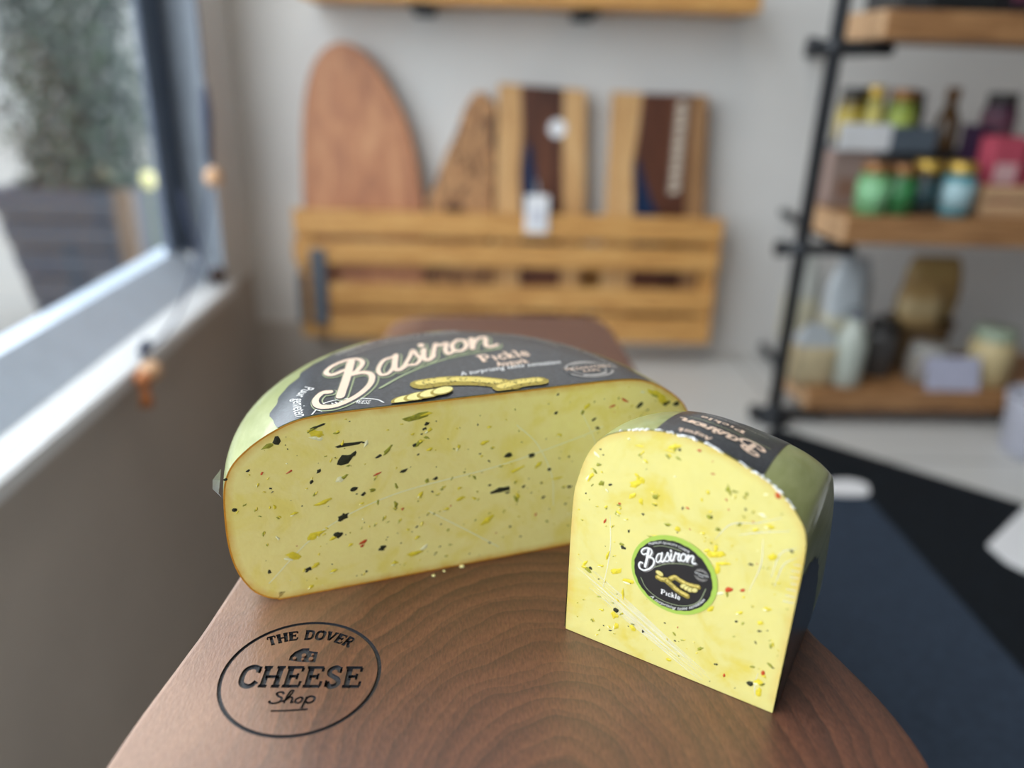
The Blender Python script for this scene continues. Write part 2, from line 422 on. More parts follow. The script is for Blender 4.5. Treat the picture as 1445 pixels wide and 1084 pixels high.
bm = bmesh.new(); bm.from_mesh(board.data)
for pc, pn in (((-.0435, 0, 0), (1, 0, 0)), ((-.1225, 0, 0), (1, 0, 0)), ((0, .254, 0), (0, 1, 0)), ((0, .335, 0), (0, 1, 0)), ((.03, 0, 0), (1, 0, 0)), ((0, .5, 0), (0, 1, 0))):
    bmesh.ops.bisect_plane(bm, geom=bm.verts[:]+bm.edges[:]+bm.faces[:], dist=1e-7, plane_co=pc, plane_no=pn)
bm.to_mesh(board.data); bm.free()
crest = Art()
cx, cy = -.0832, .2948
cir = [(cx+.0368*cos(2*pi*k/72), cy+.0372*sin(2*pi*k/72)) for k in range(72)]
crest.stroke(cir, .0019, 0, 0, 0, closed=True)
def base_line(x0, y0, x1, y1, h):
    def f(tt, x, y): return Vector((x0+(x1-x0)*tt-.012*0, y0+(y1-y0)*tt+y*h))
    return f
serif_text(crest, 'CHEESE', 0, 0, base_line(-.1118, .2866, -.0538, .2862, .0140), 1.18, .05)
arc = [(-.1035, .3145), (-.094, .3183), (-.0835, .3194), (-.073, .3180), (-.0636, .3136)]
fx = poly_xf(arc, None)
serif_text(crest, 'THE DOVER', 0, 0, lambda tt, x, y: fx(tt, x, y*.0068), 1.45, .05)
icon = [(-.0912, .3044), (-.0912, .3075), (-.0895, .3105), (-.0865, .3128), (-.0830, .3130), (-.0828, .3112), (-.0806, .3106), (-.0782, .3104), (-.0782, .3030), (-.0845, .3032)]
SH = lambda pts: [(x*.0195-.0925, y*.0072+.2768) for x, y in pts]
for pts, w in (([(.22, .75), (.16, .95), (.05, .85), (.1, .6), (.2, .4), (.14, .05), (-.02, 0), (-.08, .2)], .0012),
               ([(.1, .02), (.3, .3), (.42, 1.0), (.36, 1.05), (.3, .5), (.28, 0)], .001), ([(.29, .2), (.38, .5), (.45, .4), (.44, .05), (.5, .1)], .0011),
               ([(.62, .5), (.53, .3), (.56, .02), (.66, .1), (.68, .42), (.61, .5)], .0011), ([(.78, .55), (.72, -.45)], .0012), ([(.76, .4), (.86, .58), (.96, .45), (.94, .15), (.84, .02), (.76, .12)], .0012)):
    crest.stroke(SH(pts), w, 0, 0, 4)
crest.stroke([(-.0918, .2722), (-.0840, .2724), (-.0755, .2732)], .0011, 0, 0, 4)

def prisms(art, lo, hi):
    bm = bmesh.new()
    for Ls, Rs, closed in art.ribs:
        n = len(Ls); V = [[bm.verts.new((p.x, p.y, z)) for p in side] for side in (Ls, Rs) for z in (lo, hi)]   # Llo Lhi Rlo Rhi
        for i in range(n if closed else n-1):
            j = (i+1) % n
            for q in ((V[1][i], V[1][j], V[3][j], V[3][i]), (V[0][i], V[2][i], V[2][j], V[0][j]), (V[0][i], V[0][j], V[1][j], V[1][i]), (V[2][i], V[3][i], V[3][j], V[2][j])):
                bm.faces.new(q)
        if not closed:
            for i in (0, n-1): bm.faces.new((V[0][i], V[1][i], V[3][i], V[2][i]))
    for q, m, L in art.p:
        if L != 9: continue
        a = [bm.verts.new((p.x, p.y, lo)) for p in q]; c = [bm.verts.new((p.x, p.y, hi)) for p in q]
        bm.faces.new(a[::-1]); bm.faces.new(c)
        for i in range(len(q)): bm.faces.new((a[i], a[(i+1) % len(q)], c[(i+1) % len(q)], c[i]))
    bmesh.ops.recalc_face_normals(bm, faces=bm.faces)
    return bm
crest.poly(icon, 0, 9)
me = bpy.data.meshes.new('cutter'); bm = prisms(crest, BZ-.0011, BZ+.002); bm.to_mesh(me); bm.free()
me.materials.append(char)
cut = bpy.data.objects.new('cutter', me); C.objects.link(cut)
mod = board.modifiers.new('engrave', 'BOOLEAN'); mod.object = cut; mod.operation = 'DIFFERENCE'; mod.solver = 'EXACT'
mod.use_self = True; mod.material_mode = 'TRANSFER'
dg = bpy.context.evaluated_depsgraph_get(); dg.update()
nm = bpy.data.meshes.new_from_object(board.evaluated_get(dg))
board.modifiers.clear(); board.data = nm; nm.name = 'serving_board'
bpy.data.objects.remove(cut); bpy.data.meshes.remove(me)
bm = bmesh.new(); bm.from_mesh(nm)
for (x, y, r) in ((-.0888, .3062, .0009), (-.0847, .3082, .0011), (-.0848, .3055, .0007), (-.0808, .3058, .0011), (-.0806, .3088, .0006)):
    g = bmesh.ops.create_cone(bm, cap_ends=True, segments=14, radius1=r, radius2=r, depth=.0011, matrix=Matrix.Translation((x, y, BZ-.00056)))
    wi = [i for i, m in enumerate(nm.materials) if m.name.startswith('walnut')][0]
    for f in {f for v in g['verts'] for f in v.link_faces}: f.material_index = wi
bmesh.ops.dissolve_degenerate(bm, dist=1e-6, edges=bm.edges); bmesh.ops.triangulate(bm, faces=[f for f in bm.faces if len(f.verts) > 4], ngon_method='BEAUTY')
for f in bm.faces: f.smooth = False
bm.to_mesh(nm); bm.free()

# ------------------------------------------------------------------ cheese materials
def paste_mat(name, cream, deep):
    m = bpy.data.materials.new(name); t = NT(m); v = t.coords()
    n1 = t.noise(v, 38, 4, .6, .5); n2 = t.noise(v, 190, 3, .6, .3)
    col = t.ramp(n1, [(.34, deep), (.5, cream), (.66, tuple(min(1, c*1.05) for c in cream[:3])+(1,))])
    col = t.mix(t.math('MULTIPLY', n2, .28), col, srgb(236, 214, 84))
    at = t.add('ShaderNodeAttribute'); at.attribute_name = 'edge'
    n3 = t.noise(v, 130, 3)
    k = t.math('MULTIPLY', at.outputs['Fac'], t.math('ADD', n3, .05))
    col = t.mix(k, col, srgb(214, 150, 30))
    t.l.new(col, t.b.inputs['Base Color'])
    t.b.inputs['Roughness'].default_value = .42
    t.bump(t.math('ADD', n1, t.math('MULTIPLY', n2, .6)), .25, .0009)
    return m
paste_a = paste_mat('cheese_paste', srgb(252, 238, 158), srgb(247, 230, 128))
paste_b = paste_mat('wrapped_cheese_paste', srgb(228, 218, 140), srgb(224, 205, 92))
paste_b.node_tree.nodes['Principled BSDF'].inputs['Coat Weight'].default_value = .6
paste_b.node_tree.nodes['Principled BSDF'].inputs['Coat Roughness'].default_value = .12
t = NT(paste_b); bn = t.add('ShaderNodeBump'); bn.inputs['Strength'].default_value = .5; bn.inputs['Distance'].default_value = .002
t.l.new(t.noise(t.coords((60, 60, 22)), 1.6, 4, .65, 1.5), bn.inputs['Height']); t.l.new(bn.outputs[0], t.b.inputs['Coat Normal'])
rind_m = bpy.data.materials.new('green_wax_rind'); t = NT(rind_m); v = t.coords((30, 30, 140))
n = t.noise(v, 1.2, 4, .6); t.l.new(t.ramp(n, [(.3, srgb(144, 150, 90)), (.7, srgb(174, 178, 122))]), t.b.inputs['Base Color'])
t.b.inputs['Roughness'].default_value = .35; t.b.inputs['Coat Weight'].default_value = .4; t.bump(n, .15, .001)
rimcut = mat('cut_rind_edge', srgb(206, 140, 36), .5, var=.15, vscale=300)
herb = mat('dark_herb', srgb(42, 44, 24), .55, var=.35, vscale=700)
olive = mat('olive_gherkin_and_pit_shade', srgb(150, 148, 44), .45, var=.3, vscale=500)
yellow = mat('yellow_gherkin_and_pit_glint', srgb(230, 208, 58), .4, var=.14, vscale=500)
red = mat('red_pepper', srgb(196, 74, 30), .45, var=.2, vscale=500)
pale = mat('pale_curd', srgb(246, 240, 190), .5, var=.05, vscale=500)
lab_dark = bpy.data.materials.new('charcoal_label'); t = NT(lab_dark); v = t.coords()
n = t.noise(v, 520, 3, .7); t.l.new(t.ramp(n, [(.42, srgb(42, 44, 48)), (.66, srgb(64, 67, 73)), (.8, srgb(112, 116, 122))]), t.b.inputs['Base Color'])
t.b.inputs['Roughness'].default_value = .32; t.b.inputs['Coat Weight'].default_value = .5; t.b.inputs['Coat Roughness'].default_value = .2
stk_dark = mat('black_sticker_print', srgb(38, 36, 36), .4, var=.06)
stk_green = mat('lime_sticker_border', srgb(172, 200, 84), .45, var=.03)
ink_cream = mat('cream_ink', srgb(238, 208, 184), .45, var=.03)
ink_white = mat('white_ink', srgb(246, 244, 240), .45, var=.02)
ink_grey = mat('grey_ink', srgb(168, 162, 156), .5, var=.03)
ink_green = mat('pale_green_ink', srgb(168, 178, 138), .5, var=.03)
gh_lo = mat('printed_gherkin_olive', srgb(158, 138, 56), .45, var=.3, vscale=900)
gh_hi = mat('printed_gherkin_light', srgb(220, 198, 108), .45, var=.2, vscale=900)
gh_dot = mat('printed_gherkin_wart', srgb(84, 74, 30), .5)
gh_sl = mat('printed_gherkin_slice', srgb(226, 214, 140), .45, var=.08, vscale=900)
INKS = [lab_dark, ink_cream, ink_green, ink_white, gh_lo, gh_hi, gh_dot, gh_sl, ink_grey]

HH = .1066; RR = .1362
PROF = [(0, -.060), (0, -.026), (.0008, -.0215), (.003, -.0165), (.0075, -.0108), (.0135, -.0068), (.022, -.0032), (.032, -.0010), (.0435, 0), (.058, -.0002), (.069, -.0010), (.078, -.0030), (.0855, -.0072), (.092, -.0140), (.0975, -.0220), (.1020, -.0310), (.1050, -.0400), (.1062, -.0500), (.1066, -.0620)]
PROF = [(p.x, p.y) for p in crom([Vector(p) for p in PROF], 3)]

def face_cap(mb_v, outline, steps=(0, .0010, .0022, .0042)):
    """ring-inset cap of a 2D outline (ccw); returns verts2d, faces, edge weight"""
    n = len(outline); O = [Vector(p) for p in outline]; vs = []; ew = []; fs = []
    cen = sum(O, Vector((0, 0)))/n
    nor = []
    for i in range(n):
        dd = (O[(i+1) % n]-O[i-1]).normalized(); nor.append(Vector((-dd.y, dd.x)))
    for s in steps:
        for i in range(n): vs.append(O[i]+nor[i]*s); ew.append(max(0, 1-s/.0050)**1.3)
    for k in range(len(steps)-1):
        for i in range(n): fs.append([k*n+i, k*n+(i+1) % n, (k+1)*n+(i+1) % n, (k+1)*n+i])
    fs.append([(len(steps)-1)*n+i for i in range(n)])
    return vs, fs, ew

def inside(p, O):
    c = False; j = len(O)-1
    for i in range(len(O)):
        if ((O[i][1] > p[1]) != (O[j][1] > p[1])) and p[0] < (O[j][0]-O[i][0])*(p[1]-O[i][1])/(O[j][1]-O[i][1])+O[i][0]: c = not c
        j = i
    return c

def fleck(mb, fn, c, L, W, ang, m, h, rnd, rough=.35):
    n = rnd.choice((7, 8, 9, 11)); q = []
    for k in range(n):
        a = 2*pi*k/n; r = 1+rnd.uniform(-rough, rough)
        x, y = L/2*cos(a)*r, W/2*sin(a)*r
        q.append((c[0]+x*cos(ang)-y*sin(ang), c[1]+x*sin(ang)+y*cos(ang)))
    # low mound: outline on the face, centre a hair higher
    h += rnd.uniform(0, .00006)
    v = [fn(x, y, h) for x, y in q]+[fn(c[0], c[1], h+.00025)]
    mb.add(v, [[i, (i+1) % n, n] for i in range(n)], m)

# ------------------------------------------------------------------ half wheel
Cx, Cy, ang = .00077, .38725, radians(18.66)
u = Vector((cos(ang), sin(ang), 0)); w = Vector((-sin(ang), cos(ang), 0)); WS = 1.20; ctr = Vector((Cx, Cy, BZ))
half = empty('half_cheese_wheel', (Cx, Cy, BZ), 'half wheel of yellow pickle cheese lying flat, big charcoal label on top', 'cheese')
def revolve(prof, a0, a1, n, fn):
    vs = []; fs = []
    for k in range(n+1):
        a = a0+(a1-a0)*k/n
        for z, off in prof: vs.append(fn(a, off, z))
    m = len(prof)
    for k in range(n):
        for j in range(m-1): fs.append([k*m+j, k*m+j+1, (k+1)*m+j+1, (k+1)*m+j])
    return vs, fs
hf = lambda a, off, z: ctr+u*((RR+off)*cos(a))+w*((RR+off)*sin(a)*WS)+Vector((0, 0, z))
# rind: wheel skin with its closed flats, plus the thin cut edge
full = [(0, -RR+.0001)]+PROF+[(HH, -RR+.0001)]
vs, fs = revolve(full, 0, pi, 72, hf)
nr = len(fs); fm = [0]*nr
T = .0009
inn = []
for i, (z, off) in enumerate(PROF):
    a = Vector(PROF[max(i-1, 0)]); c = Vector(PROF[min(i+1, len(PROF)-1)]); dd = (c-a).normalized(); nn = Vector((dd.y, -dd.x))
    # normal pointing inward (towards smaller radius)
    if nn.y > 0: nn = -nn
    inn.append((min(max(z+nn.x*T, T), HH-T), off+nn.y*T))
full_in = [(T, -RR+.0001)]+inn+[(HH-T, -RR+.0001)]
for sgn in (1, -1):
    o0 = len(vs); k = len(full)
    q = lambda z, off: ctr+u*(sgn*(RR+off))+Vector((0, 0, z))-w*.00005
    vs += [q(*p) for p in full]+[q(*p) for p in full_in]
    for i in range(k-1): fs.append([o0+i, o0+i+1, o0+k+i+1, o0+k+i]); fm.append(1)
o = mk('rind', vs, fs, [rind_m, rimcut], fm, half, True); fix(o)
# paste with cut face
right = [(RR+off, z) for z, off in inn]; left = [(-(RR+off), z) for z, off in reversed(inn)]
outline = right+left
v2, f2, ew = face_cap(None, outline)
vs3 = [ctr+u*p.x+Vector((0, 0, p.y))-w*.0001 for p in v2]
n0 = len(outline)
back = [ctr+u*(p[0])*.985+Vector((0, 0, .001+p[1]*.98))+w*.004 for p in outline]
i0 = len(vs3); vs3 += back
f2 += [[i, i0+i, i0+(i+1) % n0, (i+1) % n0] for i in range(n0)]+[[i0+i for i in range(n0)][::-1]]
o = mk('paste', vs3, f2, [paste_a, herb, olive, yellow, red, pale], None, half)
PA = o
def edge_attr(o, ew):
    at = o.data.attributes.new('edge', 'FLOAT', 'POINT')
    for i in range(len(o.data.vertices)): at.data[i].value = ew[i] if i < len(ew) else 0
def add_flecks(o, ew, fn, O, known, n, rnd, band=None, dens=(.30, .36, .26, .03)):
    mb = MB()
    for (c, L, W, a, m) in known: fleck(mb, fn, c, L*.9, W*.82, a, m, .00006, rnd, .38)
    xs = [p[0] for p in O]; zs = [p[1] for p in O]; k = 0
    while k < n:
        p = (rnd.uniform(min(xs), max(xs)), rnd.uniform(min(zs), max(zs)))
        if not inside(p, O): continue
        r = rnd.random(); a = rnd.gauss(.35, .7); k += 1
        s = .78*rnd.lognormvariate(0, .5)
        if r < dens[0]: fleck(mb, fn, p, .0013*s, .0008*s, a, 1, .00006, rnd, .45)
        elif r < dens[0]+dens[1]:
            fleck(mb, fn, p, .0022*s, .0010*s, a, 2, .00004, rnd, .55)
            if rnd.random() < .5: fleck(mb, fn, (p[0]+.0007*s, p[1]+.0006*s), .0020*s, .0008*s, a, 3, .00006, rnd, .5)  # yellow beside olive paints a pit's highlight and shaded side
        elif r < sum(dens[:3]):
            fleck(mb, fn, p, .0026*s, .0013*s, a, 3, .00004, rnd, .5)
            if rnd.random() < .4: fleck(mb, fn, (p[0]-.0006*s, p[1]-.0006*s), .0016*s, .0006*s, a, 5, .00007, rnd, .4)
        elif r < sum(dens): fleck(mb, fn, p, .0016*s, .0008*s, a, 4, .00006, rnd, .4)
        else: fleck(mb, fn, p, .0020*s, .0010*s, a, 5, .00005, rnd, .5)
    me = o.data; bm = bmesh.new(); bm.from_mesh(me)
    bmesh.ops.triangulate(bm, faces=[f for f in bm.faces if len(f.verts) > 4]); bmesh.ops.recalc_face_normals(bm, faces=bm.faces)
    vv = [bm.verts.new(p) for p in mb.v]
    for f, m in zip(mb.f, mb.m):
        ff = bm.faces.new([vv[i] for i in f]); ff.material_index = m
    bm.to_mesh(me); bm.free()
    edge_attr(o, ew)
fa = lambda x, z, h: ctr+u*x+Vector((0, 0, z))-w*(.0001+h)
ctrl = lambda x, z: (x, z)
HK = [((-.0744, .0795), .0105, .0058, .5, 1), ((-.0700, .0815), .004, .0026, 1, 1), ((-.0725, .0876), .0155, .0030, .12, 1), ((.0122, .046), .0108, .0044, .12, 1), ((.0165, .0438), .004, .0013, .1, 1), ((-.1075, .0953), .0042, .0056, -.4, 1), ((-.088, .0746), .0036, .0022, .4, 1),
 ((-.0772, .0455), .0066, .0044, .5, 1), ((-.0923, .0691), .0020, .0026, 0, 1), ((-.0708, .0612), .0042, .0032, .3, 1), ((-.0657, .0573), .0030, .0026, .6, 1), ((-.057, .0785), .0044, .0021, .5, 1), ((-.0435, .0678), .0048, .0026, .5, 1), ((-.052, .0815), .0075, .0024, .75, 2), ((-.0374, .0823), .0038, .0022, .7, 1), ((-.0319, .0911), .003, .002, .3, 1), ((-.0307, .0939), .003, .0025, .3, 1),
 ((.0306, .0659), .0048, .0030, .2, 1), ((.0167, .0681), .0052, .0032, .3, 1), ((.0265, .0463), .0034, .0018, .7, 1), ((.0422, .0549), .003, .0022, .2, 1), ((.039, .0366), .003, .002, .4, 1), ((.0557, .0409), .0034, .0026, .3, 1), ((.0443, .0903), .0032, .0017, .4, 1), ((.0688, .0831), .0044, .0018, .5, 1), ((.0716, .0773), .003, .0023, -.4, 1), ((.0612, .0886), .0032, .0024, 1.2, 2), ((.0981, .0884), .0060, .0026, .6, 1), ((.123, .0862), .0050, .0042, .3, 1), ((.1165, .0875), .0062, .0034, .1, 1), ((.1085, .0945), .014, .0042, -.5, 3), ((.114, .090), .009, .005, -.5, 3), ((.1085, .0935), .006, .002, -.5, 2),
 ((-.0679, .0252), .0024, .0018, .4, 4), ((-.067, .0276), .0050, .0026, .5, 4), ((-.0566, .022), .0036, .003, .3, 1), ((-.0808, .0346), .0060, .0040, .4, 1), ((-.0835, .0330), .0060, .0020, .4, 3), ((-.0925, .0367), .012, .0048, .35, 3), ((-.1173, .019), .0026, .0032, .2, 1), ((-.0973, .0164), .0042, .0032, .5, 1), ((-.0930, .0180), .005, .003, .4, 3), ((-.0449, .0443), .0020, .0016, .4, 4), ((-.1311, .0594), .0028, .0026, .2, 1), ((-.1334, .0772), .0022, .002, .2, 1), ((-.0577, .0683), .0056, .0012, .35, 4), ((-.103, .0765), .0050, .0013, .5, 4),
 ((-.112, .0925), .006, .003, .4, 2), ((-.0610, .0590), .0036, .0026, .2, 2), ((-.0870, .0560), .0100, .0028, .25, 3), ((-.0780, .0680), .0052, .0046, .5, 5), ((-.0755, .0690), .0046, .0026, .5, 2), ((-.036, .0988), .0150, .0040, .12, 2), ((-.033, .0990), .0100, .0030, .12, 3), ((-.0870, .1000), .0100, .0020, .3, 1), ((-.0900, .0985), .0060, .0026, .5, 2), ((.0020, .0780), .006, .003, .4, 3), ((.0220, .0580), .0120, .0028, .3, 3), ((.0350, .0590), .0060, .0028, .9, 3), ((.0480, .0480), .0080, .002, .1, 3), ((-.0120, .0450), .009, .003, .4, 3), ((.0050, .0280), .011, .0042, .6, 3), ((-.0380, .0140), .0100, .0034, .1, 3), ((-.0330, .0170), .0060, .003, .5, 5), ((.088, .0930), .0060, .0016, -.5, 4), ((.0800, .0900), .0050, .0015, .3, 4)]
rn = random.Random(3)
safe = [(p[0]*.965, .0533+(p[1]-.0533)*.94) for p in outline]
add_flecks(PA, ew, fa, safe, HK, 300, rn)
# label on the flat top
prof_top = sorted([(RR+off, z) for z, off in PROF if z > .07], key=lambda p: p[0])
def ztop(r):
    if r <= prof_top[0][0]: return HH
    for (r0, z0), (r1, z1) in zip(prof_top, prof_top[1:]):
        if r0 <= r <= r1: return z0+(z1-z0)*(r-r0)/max(1e-9, r1-r0)
    return prof_top[-1][1]
def ltop(x, y, h):
    """x,y in wheel radii -> on the top of the half wheel"""
    X, Y = x*RR, y*RR
    return ctr+u*X+w*Y*WS+Vector((0, 0, ztop(sqrt(X*X+Y*Y))+h))
mb = MB()
LC = (-.02, 0.0); LR = .775
ringr = [0, .2, .4, .55, .65, .72, .77, .81, .84, .87, .90, .93, .96, .98, 1.0]
na = 96; idx = {}
vv = []; ff = []
for i, rr in enumerate(ringr):
    for k in range(na+1):
        a = pi*k/na; wob = 1+.012*sin(11*a+1)+.009*sin(23*a+2)+.006*sin(41*a)
        vv.append(ltop(LC[0]+LR*rr*wob*cos(a), max(.0015, .925*LR*rr*wob*sin(a)), .00035))
for i in range(len(ringr)-1):
    for k in range(na): ff.append([i*(na+1)+k, (i+1)*(na+1)+k, (i+1)*(na+1)+k+1, i*(na+1)+k+1])
mb.add(vv, ff, 0)
A = Art()
aff = lambda p: (.02982*p.x+.00834*p.y-.09592, -.00014*p.x+.03827*p.y+.14085)
wd = Art(); script_word(wd, 2, 1, .55, (.22, -.20)); script_word(wd, 0, 2, .28, (.15, -.13)); script_word(wd, 1, 3, -.14)
A.p += wd.transform(aff).p
A.stroke([(-.37, .175), (-.217, .312), (-.012, .432), (.228, .488), (.26, .49)], .010, 2, 1)
A.stroke([(-.43, .60), (-.268, .692), (-.071, .742), (.147, .775)], .006, 8, 1)
A.stroke([(.293, .708), (.42, .627), (.49, .547), (.53, .45)], .006, 8, 1)
A.font('PREMIUM QUALITY CHEESE', .055, 8, 1, poly_xf([(-.46, .63), (-.30, .715), (-.08, .77), (.15, .80)], None))
A.font('semi hard cheese with pickle', .05, 8, 1, poly_xf([(.36, .70), (.48, .60), (.58, .45), (.63, .30), (.655, .13)], None))
serif_text(A, 'Pickle', 1, 1, lambda tt, x, y: Vector((.116+.24*tt-.008*0, .345+.02*tt+y*.085)), 1.1)
serif_text(A, 'Augurk', 1, 1, lambda tt, x, y: Vector((.165+.15*tt, .275+.006*tt+y*.055)), 1.2)
A.font('A surprising taste sensation', .062, 3, 1, poly_xf([(-.02, .212), (.1, .228), (.27, .236), (.45, .232)], None), .5)
A.font('Puur genieten', .07, 3, 1, poly_xf([(-.645, .30), (-.70, .2), (-.715, .1), (-.715, .01)], None), .5)
A.font('HOLLAND CHEESE', .05, 3, 1, poly_xf([(-.62, .015), (-.57, .05), (-.50, .055), (-.44, .03)], None))
A.stroke([(-.66, .0), (-.6, .09), (-.5, .105), (-.41, .07), (-.385, .03)], .006, 3, 1)
# round stamp
sc = (.535, .135); 
for r0, ww in ((.105, .010), (.075, .006)): A.stroke([(sc[0]+r0*cos(2*pi*k/40), sc[1]+.88*r0*sin(2*pi*k/40)) for k in range(40)], ww, 8, 1, 0, True)
A.poly([(sc[0]-.108, sc[1]-.030), (sc[0]+.108, sc[1]-.030), (sc[0]+.108, sc[1]+.034), (sc[0]-.108, sc[1]+.034)], 0, 2)
A.font('VELDHUYZEN', .042, 1, 3, lambda tt, x, y: Vector((sc[0]-.11+.22*tt, sc[1]+.004+y)))
A.font('KAAS', .036, 1, 3, lambda tt, x, y: Vector((sc[0]-.04+.08*tt, sc[1]-.032+y)))
A.stroke([(sc[0]-.06, sc[1]+.07), (sc[0], sc[1]+.082), (sc[0]+.06, sc[1]+.07)], .016, 8, 3)
A.stroke([(sc[0]-.05, sc[1]-.065), (sc[0], sc[1]-.077), (sc[0]+.05, sc[1]-.065)], .014, 8, 3)
rg = random.Random(5)
gherkins(A, 2, 4, 5, 6, [([(-.20, .165), (-.1, .172), (.02, .14), (.11, .085), (.14, .05)], .10, 50)], rg)
gherkins(A, 5, 4, 5, 6, [([(.10, .035), (.18, .062), (.27, .062)], .085, 26)], rg)
for k, (x, y, r0) in enumerate(((-.31, .025, .055), (-.255, .04, .058), (-.20, .052, .058), (-.145, .064, .055))):
    A.disc((x, y), r0, 4, 7+k, 18, r0*.62, .5); A.disc((x+.006, y+.004), r0*.85, 7, 7.5+k, 18, r0*.5, .5)
A = A.transform(lambda p: (p.x, p.y/1.2))
A.clip(.004)
A.to(mb, ltop, .0005, .0001)
mb.build('label', INKS, half, True)
# torn film at the left edge
mb = MB()
fp = ctr-u*.1358+Vector((0, 0, .076))
mb.add([fp+w*.004, fp-u*.0035+Vector((0, 0, .001))+w*.002, fp-u*.004+Vector((0, 0, -.003)), fp+Vector((0, 0, -.010))+w*.002, fp-u*.0015+Vector((0, 0, -.006)), fp+u*.001+Vector((0, 0, .006))+w*.003], [[0, 1, 5], [0, 1, 2, 4], [2, 3, 4]], 0)
film = mat('cling_film', srgb(235, 240, 245), .15, alpha=.55, var=.02)
mb.build('film_scrap', [film], half)['label'] = 'torn clear film tuft'
# cutting lines across the face
mb = MB(); A = Art()
A.stroke([(-.118, .012), (-.09, .038), (-.05, .054), (.01, .062), (.06, .073), (.075, .078)], .0007, 0, 0, 8)
A.stroke([(.021, .086), (.034, .072), (.044, .05), (.046, .03)], .0006, 0, 0, 8)
A.stroke([(-.03, .04), (-.01, .025), (.012, .008)], .0007, 0, 0, 8)
A.stroke([(.06, .09), (.07, .07), (.075, .05)], .0005, 0, 0, 8)
A.to(mb, lambda x, y, h: fa(x, y, h), .00005, 0)
mb.build('knife_mark', [pale], half)

# ------------------------------------------------------------------ wrapped quarter standing on its cut side
qo = Vector((.04598, .32881, BZ)); qa = radians(-32.885)
qu = Vector((cos(qa), sin(qa), 0)); qn = Vector((-sin(qa), cos(qa), 0))   # qn points back into the piece
quarter = empty('cheese_wedge', tuple(qo+qu*.0535+qn*.05), 'film-wrapped quarter of pickle cheese standing upright, round sticker on its front', 'cheese')
QW = .1078; QR = .1362; QZ0 = -.0112                        # wheel axis just under the board line
QP = [(0, -.075), (.0002, -.046), (.0022, -.034), (.0055, -.0225), (.011, -.0128), (.0185, -.0070), (.030, -.0022), (.044, 0), (.060, -.0008), (.077, -.0058), (.087, -.0098), (.0955, -.0152), (.1025, -.0225), (.1065, -.030), (.1078, -.042), (.1078, -.075)]
QP = [(p.x, p.y) for p in crom([Vector(p) for p in QP], 3)]
qo_ = lambda a, off: off if off < -.04 else off*(1-.5*min(1, max(0, a)/.4)*(1 if off > -.028 else (off+.04)/.012))
qf = lambda a, off, x: qf0(a, qo_(a, off) if x > .06 else off, x)
qf0 = lambda a, off, x: qo+qu*x+qn*((QR+off)*sin(a))+Vector((0, 0, QZ0+(QR+off)*cos(a)))
def zmin(p): return Vector((p.x, p.y, max(p.z, BZ+.0004)))
amax = radians(95)
fullq = [(x, off) for x, off in QP]
vs, fs = revolve(fullq, 0, amax, 48, lambda a, off, x: zmin(qf(a, off, x)))
# flats (left and right sides): fans down to the axis
m = len(fullq)
for j in (0, m-1):
    base = len(vs); x = fullq[j][0]
    vs.append(qo+qu*x+Vector((0, 0, .0004)))
    for k in range(48): fs.append([base, k*m+j, (k+1)*m+j])
rindq = mk('rind', vs, fs, [rind_m, rimcut], None, quarter, True); fix(rindq)
smooth_by_angle(rindq, 50)
# paste with front cut face
outq = [(x, QZ0+QR+off) for x, off in QP if QZ0+QR+off > .002]
outq = [(QW-.0006, .0003), ]+[(x-.0001 if x > .05 else x+.0001, z-.0001) for x, z in reversed(outq)]+[(.0008, .0003)]
dense = []
for i in range(len(outq)):
    a, c = Vector(outq[i]), Vector(outq[(i+1) % len(outq)]); k = max(1, int((c-a).length/.006))
    for j in range(k): dense.append(tuple(a.lerp(c, j/k)))
v2, f2, ewq = face_cap(None, dense, (0, .0010, .0022, .0042))
